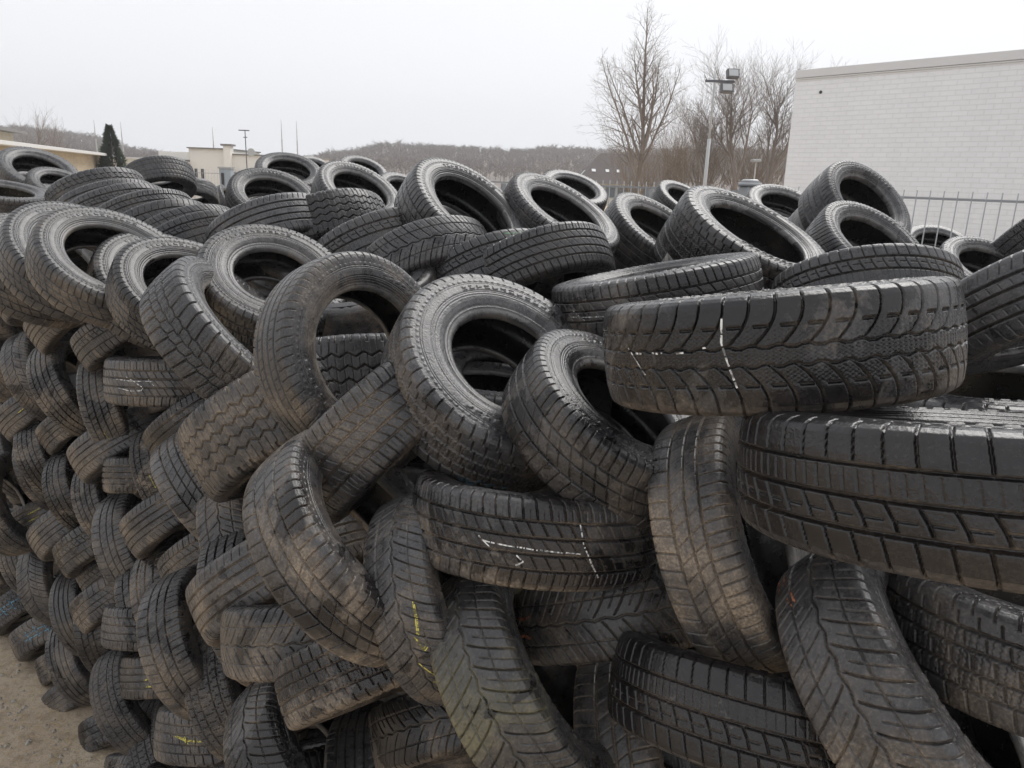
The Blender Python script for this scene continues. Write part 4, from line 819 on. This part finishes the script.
for i in range(900):
    s = rg.uniform(-6.2, -2.4); d = -abs(rg.gauss(0, .45)) + .05
    x, y = .773 * s + .634 * d, 1.85 - .634 * s + .773 * d
    a = rg.uniform(0, PI); L = rg.uniform(.02, .075); z = -.314
    straw.tube((x, y, z), (x + math.cos(a) * L, y + math.sin(a) * L, z + rg.uniform(0, .015)), .0016, .001, 3)
    if i % 2:
        r = rg.uniform(.006, .02); x += rg.uniform(-.3, .1); k = len(peb.v)
        for dx, dy, dz in ((1, 0, 0), (0, 1, 0), (-1, 0, 0), (0, -1, 0), (0, 0, .8), (0, 0, -.8)): peb.v.append((x + dx * r * rg.uniform(.7, 1.3), y + dy * r * rg.uniform(.7, 1.3), -.317 + dz * r * .8))
        for q in ((0, 1, 4), (1, 2, 4), (2, 3, 4), (3, 0, 4)): peb.f.append(tuple(k + e for e in q)); peb.mi.append(0)
tag(straw.build('straw', plain('dry_straw', (.42, .33, .18), .9, .3, 30)), 'dry straw and stalks scattered on the gravel beside the heap', 'straw', kind='stuff')
tag(peb.build('pebbles', plain('pale_pebbles', (.33, .30, .26), .9, .3, 40)), 'small pale stones loose on the gravel', 'pebbles', kind='stuff')

# ---------------------------------------------------------------- hills with bare woods
def ridge(x):
    pts = [(-900, 10), (-260, 15), (-215, 17.5), (-190, 18.5), (-165, 16.5), (-145, 12), (-125, 9.5), (-105, 8.5), (-89, 9), (-68, 13.5), (-49, 17.2), (-25, 17), (-5, 16.3), (15, 18.2), (40, 17.4), (60, 19.), (101, 20.), (180, 21), (900, 22)]
    for (x0, z0), (x1, z1) in zip(pts[:-1], pts[1:]):
        if x <= x1: 
            t = (x - x0) / (x1 - x0); t = t * t * (3 - 2 * t); return z0 + (z1 - z0) * t
    return 20
def hill_z(x, y):
    t = min(1, max(0, (y - 130) / 170)); r = ridge(x * 300 / max(y, 150)) - 4.5
    return 1.2 + (r - 1.2) * t ** 1.4 + .5 * mnoise.noise(Vector((x * .02, y * .02, 0)))
xs = [-900 + 15 * i for i in range(121)]; ys = [128 + 12 * j for j in range(18)] + [380, 480]
V = [(x, y, hill_z(x, y) if y < 345 else hill_z(x, 340) - (y - 340) * .05) for y in ys for x in xs]; n = len(xs)
Q = [(j * n + i, j * n + i + 1, (j + 1) * n + i + 1, (j + 1) * n + i) for j in range(len(ys) - 1) for i in range(n - 1)]
tag(link(bpy.data.objects.new('hills', mesh_np('hills', V, Q, [M['hill']]))), 'low wooded winter hills along the horizon', 'hills', kind='structure')
wd_ = MB()
for i in range(7500):
    y = 150 + 178 * rg.random() ** .55; x = y * rg.uniform(-.72, .42)
    z = hill_z(x, y) - .3; h = rg.uniform(2.6, 4.4) * (1.25 if rg.random() < .1 else 1)
    wd_.tube((x, y, z), (x + rg.uniform(-.3, .3), y, z + h * .7), .09, .04, 3)
    for q in range(16):
        t = rg.uniform(.3, .72); a = rg.uniform(0, 2 * PI); L = h * rg.uniform(.16, .34); zz = z + h * t
        wd_.tube((x, y, zz), (x + math.cos(a) * L * .95, y + math.sin(a) * L * .95, zz + L * rg.uniform(.35, .9)), .06, .03, 3)
tag(wd_.build('bare_wood', M['wood_far']), 'leafless brown wood covering the far hills', 'wood', kind='stuff')

# ---------------------------------------------------------------- trees
def grow(mb, p, d, L, r, lvl, rng, split, up, spread, twig):
    """one limb: a bent chain of segments that throws side branches"""
    n = 5 if lvl > 1 else 3; tips = []
    for i in range(n):
        d = (d + Vector((rng.gauss(0, .09), rng.gauss(0, .09), rng.gauss(0, .05) + up * .10))).normalized()
        q = p + d * (L / n); r1 = r * (1 - .62 * (i + 1) / n) if lvl > 0 else r * .6
        mb.tube(p, q, max(r * (1 - .62 * i / n), .004), max(r1, .003), 5 if lvl > 2 else 3)
        if lvl > 0 and (i > 0 or lvl < 3):
            for _ in range(split if i < n - 1 else split + 1):
                a = rng.uniform(0, 2 * PI); s = d.orthogonal().normalized(); s.rotate(Matrix.Rotation(a, 3, d))
                nd = (d * math.cos(spread) + s * math.sin(spread) + Vector((0, 0, up * .3))).normalized()
                grow(mb, q, nd, L * rng.uniform(.42, .66), r1 * rng.uniform(.45, .65) + .001, lvl - 1, rng, split, up, spread * rng.uniform(.9, 1.2), twig)
        p = q
def bare_tree(name, base, stems, seed, label, group, mat=None, lvl=3, split=2, up=.5, spread=.55):
    """stems: (from height fraction start point, direction, length, radius)"""
    rng = random.Random(seed); root = empty(name, base); tr = MB(); cr = MB()
    for (p, d, L, r) in stems:
        p, d = Vector(p), Vector(d).normalized()
        if p.z < .1:
            q = p + d * L * .28; tr.tube(p, p + d * L * .14, r * 1.15, r, 7); tr.tube(p + d * L * .14, q, r, r * .88, 7)
            grow(cr, q, d, L * .72, r * .88, lvl, rng, split, up, spread, 0)
        else: grow(cr, p, d, L, r, lvl, rng, split, up, spread, 0)
    tr.build('trunk', M['bark'], root, True); cr.build('crown', mat or M['twig'], root)
    return tag(root, label, 'tree', group)
def tall_tree():
    rng = random.Random(9); root = empty('bare_tree', (5.62, 38, 1.2)); tr = MB(); cr = MB(); H = 9.9
    pts = []; p = Vector((0, 0, 0)); d = Vector((.03, 0, 1)).normalized(); n = 26
    for i in range(n + 1):
        pts.append(p.copy()); d = (d + Vector((rng.gauss(.004, .03), rng.gauss(0, .03), .06))).normalized(); p = p + d * (H / n)
    rad = lambda t: .13 * (1 - t) ** .8 + .008
    for i in range(n): (tr if i < 9 else cr).tube(pts[i], pts[i + 1], rad(i / n), rad((i + 1) / n), 7)
    def laterals(P_, t0, cnt, w0, r0):
        m = len(P_) - 1
        for k in range(cnt):
            t = t0 + (.98 - t0) * ((k + rng.random()) / cnt); i = min(m - 1, int(t * m)); q = P_[i].lerp(P_[i + 1], t * m - i)
            a = k * 2.4 + rng.uniform(-.6, .6); w = w0 * (1 - t) ** .6 * rng.uniform(.5, 1.1) + .3; ax_ = (P_[i + 1] - P_[i]).normalized()
            s = ax_.orthogonal().normalized(); s.rotate(Matrix.Rotation(a, 3, ax_)); sp = rng.uniform(.5, .85)
            grow(cr, q, (ax_ * math.cos(sp) + s * math.sin(sp)).normalized(), w, r0 * (1 - t) ** .8 * .55 + .006, 2, rng, 1, .22, .7, 0)
    laterals(pts, .26, 26, 2.0, .12)
    for (f, az, tl, L) in ((.24, 3.3, .42, 5.6), (.27, .2, .46, 5.0), (.33, 2.6, .34, 4.8), (.36, 5.6, .36, 4.4), (.42, .9, .32, 3.8), (.47, 4.1, .34, 3.4), (.22, 1.9, .55, 3.6)):
        q = pts[int(f * n)].copy(); d = Vector((math.cos(az) * math.sin(tl), math.sin(az) * math.sin(tl), math.cos(tl))); lp = [q.copy()]; m = 12
        for i in range(m):
            d = (d + Vector((rng.gauss(0, .05), rng.gauss(0, .05), .035))).normalized(); q2 = q + d * (L / m); cr.tube(q, q2, .062 * (1 - i / m) ** .8 + .008, .062 * (1 - (i + 1) / m) ** .8 + .008, 5); q = q2; lp.append(q.copy())
        laterals(lp, .18, 13, 1.5, .06)
    tr.build('trunk', M['bark'], root, True); cr.build('crown', M['twig'], root)
    tag(root, 'tallest bare tree with narrow upright crown left of the floodlight mast', 'tree', 'bare trees beyond the fence')
tall_tree()
for (x, z, h, sx, sd, lab) in ((10.8, 1.3, 4.6, -.12, 8, 'low spreading bare tree right behind the floodlight mast'), (12.4, 1.3, 6.2, -.02, 12, 'bare tree with two upright stems midway between floodlight mast and white brick building'),
                               (14.0, 1.3, 5.9, .10, 21, 'bare tree with rising forked stem closest to the white brick building')):
    bare_tree('bare_tree', (x, 45, z), [((0, 0, 0), (sx, 0, 1), h, .17), ((sx * 2, 0, 2.1), (sx - .25, .1, 1), h * .6, .09), ((sx * 2, 0, 2.4), (sx + .28, -.1, 1), h * .58, .09)], sd, lab, 'bare trees beyond the fence', lvl=3, split=2, up=.4, spread=.6)
for (x, y, h, sd, lab) in ((-39.5, 64, 4.4, 51, 'faint bare tree above the yellow brick building, left of two'), (-36.2, 62, 3.7, 52, 'fainter small bare tree above the yellow brick building, right of two')):
    bare_tree('bare_tree', (x, y, 1.2), [((0, 0, 0), (.02, 0, 1), h, .11), ((.02, 0, 1.6), (-.3, .1, 1), h * .6, .06), ((.02, 0, 1.9), (.3, -.1, 1), h * .55, .06)], sd, lab, 'bare trees beyond the fence', lvl=2, split=2, up=.45, spread=.55)
def bare_shrub(x, y, h, seed, label):
    rng = random.Random(seed); mb = MB(); root = empty('bare_shrub', (x, y, 1.2)); st = MB()
    for i in range(9):
        a = rng.uniform(0, 2 * PI); d = Vector((math.cos(a) * .45, math.sin(a) * .45, 1)).normalized(); L = h * rng.uniform(.75, 1.05)
        st.tube((0, 0, 0), d * L * .25, .05, .035, 4); grow(mb, d * L * .25, d, L * .75, .035, 2, rng, 2, .35, .5, 0)
    st.build('stem', M['bark'], root); mb.build('twigs', M['shrub'], root)
    tag(root, label, 'shrub', 'bare shrubs at the foot of the hill')
for i, (x, h) in enumerate(((7.0, 3.2), (8.2, 4.2), (9.3, 4.4), (10.3, 4.6), (11.4, 4.5), (12.5, 4.7), (13.6, 4.5), (14.8, 4.6), (16.0, 4.6))):
    bare_shrub(x, 47 + (i % 3) * 2.5, h, 30 + i, 'dense bare brown shrub in the thicket below the bare trees')
def conifer():
    rng = random.Random(7); root = empty('conifer', (-18.6, 36, 1.2)); tr = MB(); tr.tube((0, 0, 0), (0, 0, 3.2), .09, .02, 6); tr.build('trunk', M['bark'], root, True)
    c = MB(); H = 3.75
    for i in range(6500):
        a0 = rng.uniform(0, 2 * PI); t = rng.random(); R = .98 * (1 - t) ** .95 * (1 + .14 * math.sin(t * 31 + 3 * a0)) + .03; a = a0; r = R * rng.uniform(.35, 1.08)
        p = Vector((math.cos(a) * r, math.sin(a) * r, .2 + t * (H - .2))); d = Vector((math.cos(a), math.sin(a), rng.uniform(-.1, .9))).normalized(); s = d.orthogonal().normalized() * .035
        L = rng.uniform(.08, .2); c.poly((p - s, p + s, p + d * L))
    c.build('crown', M['conifer'], root); tag(root, 'dark green cone shaped conifer at the end of the yellow brick building', 'tree')
conifer()

# ---------------------------------------------------------------- buildings
def white_building():
    ang = math.atan2(-3.0, 2.5); root = empty('brick_building', (5.37, 16.0, 1.25)); root.rotation_euler.z = ang
    b = MB(); b.box((8, 4.5, 1.98), (16, 9, 4.16)); b.build('wall', M['white_brick'], root)
    c = MB(); c.box((8, 4.5, 4.062 + .0775), (16.05, 9.05, .15)); c.build('coping', M['coping'], root, bevel=.008)
    g_ = MB(); g_.box((8, -.012, 4.045), (16.02, .03, .022)); g_.build('drip_edge', M['fascia'], root)
    v = MB(); v.tube((.55, .01, 3.78), (.55, -.012, 3.78), .03, .03, 10, True); v.build('vent_hole', M['dark'], root)
    tag(root, 'windowless white painted brick building with pale coping on the right', 'building')
white_building()
def yellow_building():
    a = math.atan2(16., -5.6); root = empty('brick_building', (-14.4, 22, 1.2)); root.rotation_euler.z = a
    L = 17.; b = MB(); b.box((L / 2 - 3, 3, 1.22), (L + 6, 6, 2.44)); b.build('wall', M['yellow_brick'], root)
    f = MB(); f.box((L / 2 - 2.8, 2.9, 2.50), (L + 6.6, 6.8, .11)); f.build('roof_fascia', M['fascia'], root, bevel=.01)
    u = MB(); u.box((7.2, 4.7, 2.85), (8.4, 4.6, .59)); u.build('upper_storey', M['yellow_brick'], root)
    r = MB(); r.box((7.3, 4.55, 3.19), (8.9, 5.2, .08)); r.build('upper_roof', M['roof_felt'], root)
    tag(root, 'long flat roofed yellow brick building with white fascia at far left', 'building')
yellow_building()
def cream_buildings():
    root = empty('low_building', (-21.4, 46, 1.2)); b = MB(); b.box((0, 3, 1.23), (5.4, 6, 2.46)); b.build('wall', M['cream'], root)
    r = MB(); r.box((0, 3, 2.505), (5.6, 6.2, .09)); r.build('roof_edge', M['fascia'], root); tag(root, 'low plain cream building between the conifer and white flat roofed building', 'building')
    root = empty('flat_roofed_building', (-19.2, 42, 1.2))
    b = MB(); b.box((.8, 2.5, 1.43), (1.6, 5, 2.86)); b.box((2.66, 2.56, 1.53), (2.12, 5, 3.06)); b.box((5.9, 2.5, 1.40), (3.9, 5, 2.80)); b.build('wall', M['white'], root)
    p = MB(); p.box((3.78, -.12, 1.62), (.36, .5, 3.24)); p.build('chimney', M['white'], root)
    c = MB(); c.box((3.78, -.12, 3.285), (.56, .7, .09)); c.build('chimney_cap', M['roof_felt'], root)
    e = MB(); e.box((2.68, 2.5, 3.09), (2.24, 5.2, .06)); e.box((5.95, 2.5, 2.83), (4.0, 5.2, .06)); e.build('roof_edge', M['roof_felt'], root)
    k = MB(); k.box((.75, -.3, 2.42), (1.75, .7, .09)); k.build('canopy', M['roof_felt'], root)
    for x in (1.92, 2.26):
        w_ = MB(); w_.box((x, .05, 1.75), (.13, .06, .56)); w_.build('window', M['dark'], root)
    l = MB(); l.box((5.9, -.1, 1.88), (3.7, .3, .07)); l.build('ledge', M['roof_felt'], root)
    tag(root, 'white flat roofed building with chimney and two slit windows behind the fence', 'building')
cream_buildings()
def house():
    root = empty('house', (5.3, 70, 1.2)); w_ = MB(); w_.box((4.4, 5, 1.0), (8.0, 9, 2.0)); w_.build('wall', M['cream'], root)
    r = MB(); A_, B_, C_, D_ = (-.1, -.2, 1.98), (9, -.2, 1.98), (9, 10.2, 1.98), (-.1, 10.2, 1.98); E_, F_ = (2.3, 5, 4.75), (9, 5, 4.75)
    r.poly((A_, B_, F_, E_)); r.poly((C_, D_, E_, F_)); r.poly((D_, A_, E_)); r.poly((B_, C_, F_)); r.poly((D_, C_, B_, A_)); r.build('roof', M['tile'], root)
    for i in range(7):
        f = MB(); f.box((.75 + i * 1.08, .46, 1.25), (.95, .07, 1.0)); fo = f.build('window', M['skylight'], root)
        g_ = MB(); g_.box((.75 + i * 1.08, .415, 1.25), (.80, .03, .85)); g_.build('pane', M['pane'], fo)
    for x, s in ((1.45, .36), (2.7, .32), (3.7, .32)):
        k = MB(); t = .40; y = -.2 + 5.2 * t; z = 1.98 + 2.77 * t; k.box((0, 0, 0), (s, .5, .05)); o = k.build('skylight', M['skylight'], root, loc=(x, y, z + .03)); o.rotation_euler = (math.atan2(2.77, 5.2), 0, 0)
    k = MB(); k.box((0, 0, 0), (.05, 1.5, .7)); o = k.build('skylight', M['skylight'], root, loc=(.62, 4.2, 2.86)); o.rotation_euler = (0, math.atan2(2.4, 2.77) , 0)
    tag(root, 'distant house with dark brown roof, skylights and band of windows', 'house')
house()

# ---------------------------------------------------------------- fences, poles, masts
def fence_run(p0, step, i0, i1, rail, top, label, zb=1.2):
    root = empty('bar_fence', (p0[0], p0[1], zb)); b = MB(); r = MB()
    for i in range(i0, i1):
        x, y = step[0] * i, step[1] * i; b.tube((x, y, .05), (x, y, top - zb), .0052, .0052, 6, True)
    a = Vector((step[0] * (i0 - 1), step[1] * (i0 - 1), 0)); c = Vector((step[0] * i1, step[1] * i1, 0)); an = math.atan2(step[1], step[0]); L = (c - a).length
    for z in (rail - zb, rail - zb - .75, .25): m_ = (a + c) / 2; r.box((m_.x, m_.y, z), (L, .008, .02), an)
    b.build('bars', M['fence'], root, True); r.build('rails', M['fence'], root)
    i = i0
    while i < i1:
        po = MB(); po.box((step[0] * (i + .5), step[1] * (i + .5) + .045, (rail - zb) / 2), (.05, .05, rail - zb - .03), an); po.build('post', M['fence'], root); i += 23
    tag(root, label, 'fence')
fence_run((3.503, 6.7), (.0735, -.08), -74, 24, 3.17, 3.235, 'grey steel bar fence in front of the white brick building')
fence_run((-12.9, 30.), (.115, .0), 0, 36, 3.07, 3.22, 'grey steel bar fence before the white flat roofed building')
root = empty('gate_pillar', (-10.98, 29.5, 1.2)); g_ = MB(); g_.box((0, 0, 1.03), (.42, .34, 2.06)); g_.build('pillar', M['bluegrey'], root); g_ = MB(); g_.box((0, 0, 2.09), (.5, .42, .06)); g_.build('cap', M['cap'], root)
g_ = MB(); g_.box((-.09, -.18, 1.45), (.10, .03, .9)); g_.build('slot', M['dark'], root); tag(root, 'blue grey gate pillar with a dark slot in the far fence', 'gate pillar')
root = empty('fence_pillar', (2.33, 7.95, 1.2)); g_ = MB(); g_.box((0, 0, 1.01), (.15, .15, 2.02), .3); g_.build('pillar', M['cap'], root, bevel=.01); g_ = MB(); g_.tube((0, 0, 2.02), (0, 0, 2.06), .115, .115, 16, True); g_.tube((0, 0, 2.062), (0, 0, 2.09), .10, .07, 16, True); g_.build('cap', M['cap'], root, True)
tag(root, 'short grey pillar with round cap behind the tyres', 'pillar')
def floodlight():
    root = empty('floodlight_mast', (5.66, 24, 1.2)); p = MB(); p.tube((0, 0, 0), (0, 0, 3.4), .056, .052, 12, True); p.tube((0, 0, 3.4), (.0, 0, 5.25), .034, .03, 10, True); p.build('pole', M['pole'], root, True)
    a = MB(); a.box((.15, 0, 5.02), (.86, .07, .07)); a.tube((-.24, 0, 5.05), (-.32, 0, 5.2), .012, .01, 5); a.build('crossarm', M['lamp'], root)
    for x, z, rx in ((.48, 5.22, -.35), (.34, 4.82, -.35)):
        o = empty('floodlight', (x, -.1, z)); o.parent = root; o.rotation_euler = (rx, 0, .12)
        h = MB(); h.box((0, 0, 0), (.36, .16, .26)); h.box((0, .12, 0), (.2, .1, .16)); h.build('housing', M['lamp'], o, bevel=.015); g_ = MB(); g_.box((.0, -.086, 0), (.28, .012, .19)); g_.build('lens', M['glass'], o)
    tag(root, 'grey mast with two floodlights on a crossarm behind the fence', 'floodlight mast')
floodlight()
root = empty('street_lamp', (11.9, 40, 1.2)); p = MB(); p.tube((0, 0, 0), (0, 0, 3.3), .05, .035, 8); p.build('pole', M['pole'], root, True); p = MB(); p.box((-.05, -.1, 3.36), (.42, .5, .12)); p.build('lamp_head', M['skylight'], root, bevel=.03); tag(root, 'small street lamp with white head below the bare trees', 'street lamp')
for (x, z, lab) in ((-32.1, 6.5, 'pale mast behind the yellow brick building, left of the pair'), (-30.1, 6.45, 'pale mast rising beside the conifer top'), (-23.2, 6.3, 'grey mast rising above the white flat roofed building'), (-18.0, 7.0, 'thin mast above the arched tyre, left of two on the skyline'), (-16.85, 6.95, 'fainter thin mast above the tyres, right of two on the skyline')):
    root = empty('mast', (x, 60, 1.2)); p = MB(); p.tube((0, 0, 0), (0, 0, (z - 1.2) * .75), .055, .05, 6); p.build('pole', M['pole'], root, True); p = MB(); p.tube((0, 0, (z - 1.2) * .75), (0, 0, z - 1.2), .035, .02, 6, True); p.build('tip', M['pole'], root, True); tag(root, lab, 'mast')
root = empty('aerial', (-14.25, 41.2, 4.0)); p = MB(); p.tube((0, 0, -.9), (0, 0, 1.25), .03, .025, 6); p.build('pole', M['lamp'], root, True); p = MB(); p.box((-.05, 0, 1.22), (.55, .05, .05)); p.box((0, 0, .88), (.2, .04, .04)); p.build('crossbar', M['lamp'], root)
p = MB(); p.tube((.28, 0, .15), (.28, -.06, .15), .2, .2, 12, True); p.build('dish', M['pole'], root); tag(root, 'television aerial with dish on the white flat roofed building', 'aerial')

# ---------------------------------------------------------------- air
def haze():
    b = MB(); b.box((0, 220, 22), (1100, 560, 48)); m = bpy.data.materials.new('haze'); m.use_nodes = True; t = m.node_tree
    t.nodes.remove(t.nodes['Principled BSDF']); v = t.nodes.new('ShaderNodeVolumePrincipled'); v.inputs['Density'].default_value = HAZE; v.inputs['Color'].default_value = (.97, .975, .99, 1); v.inputs['Anisotropy'].default_value = .2
    t.links.new(v.outputs[0], t.nodes['Material Output'].inputs['Volume']); o = b.build('haze', m); tag(o, 'thin winter haze over the yard and hills', 'haze', kind='stuff')
HAZE = .0011
haze()
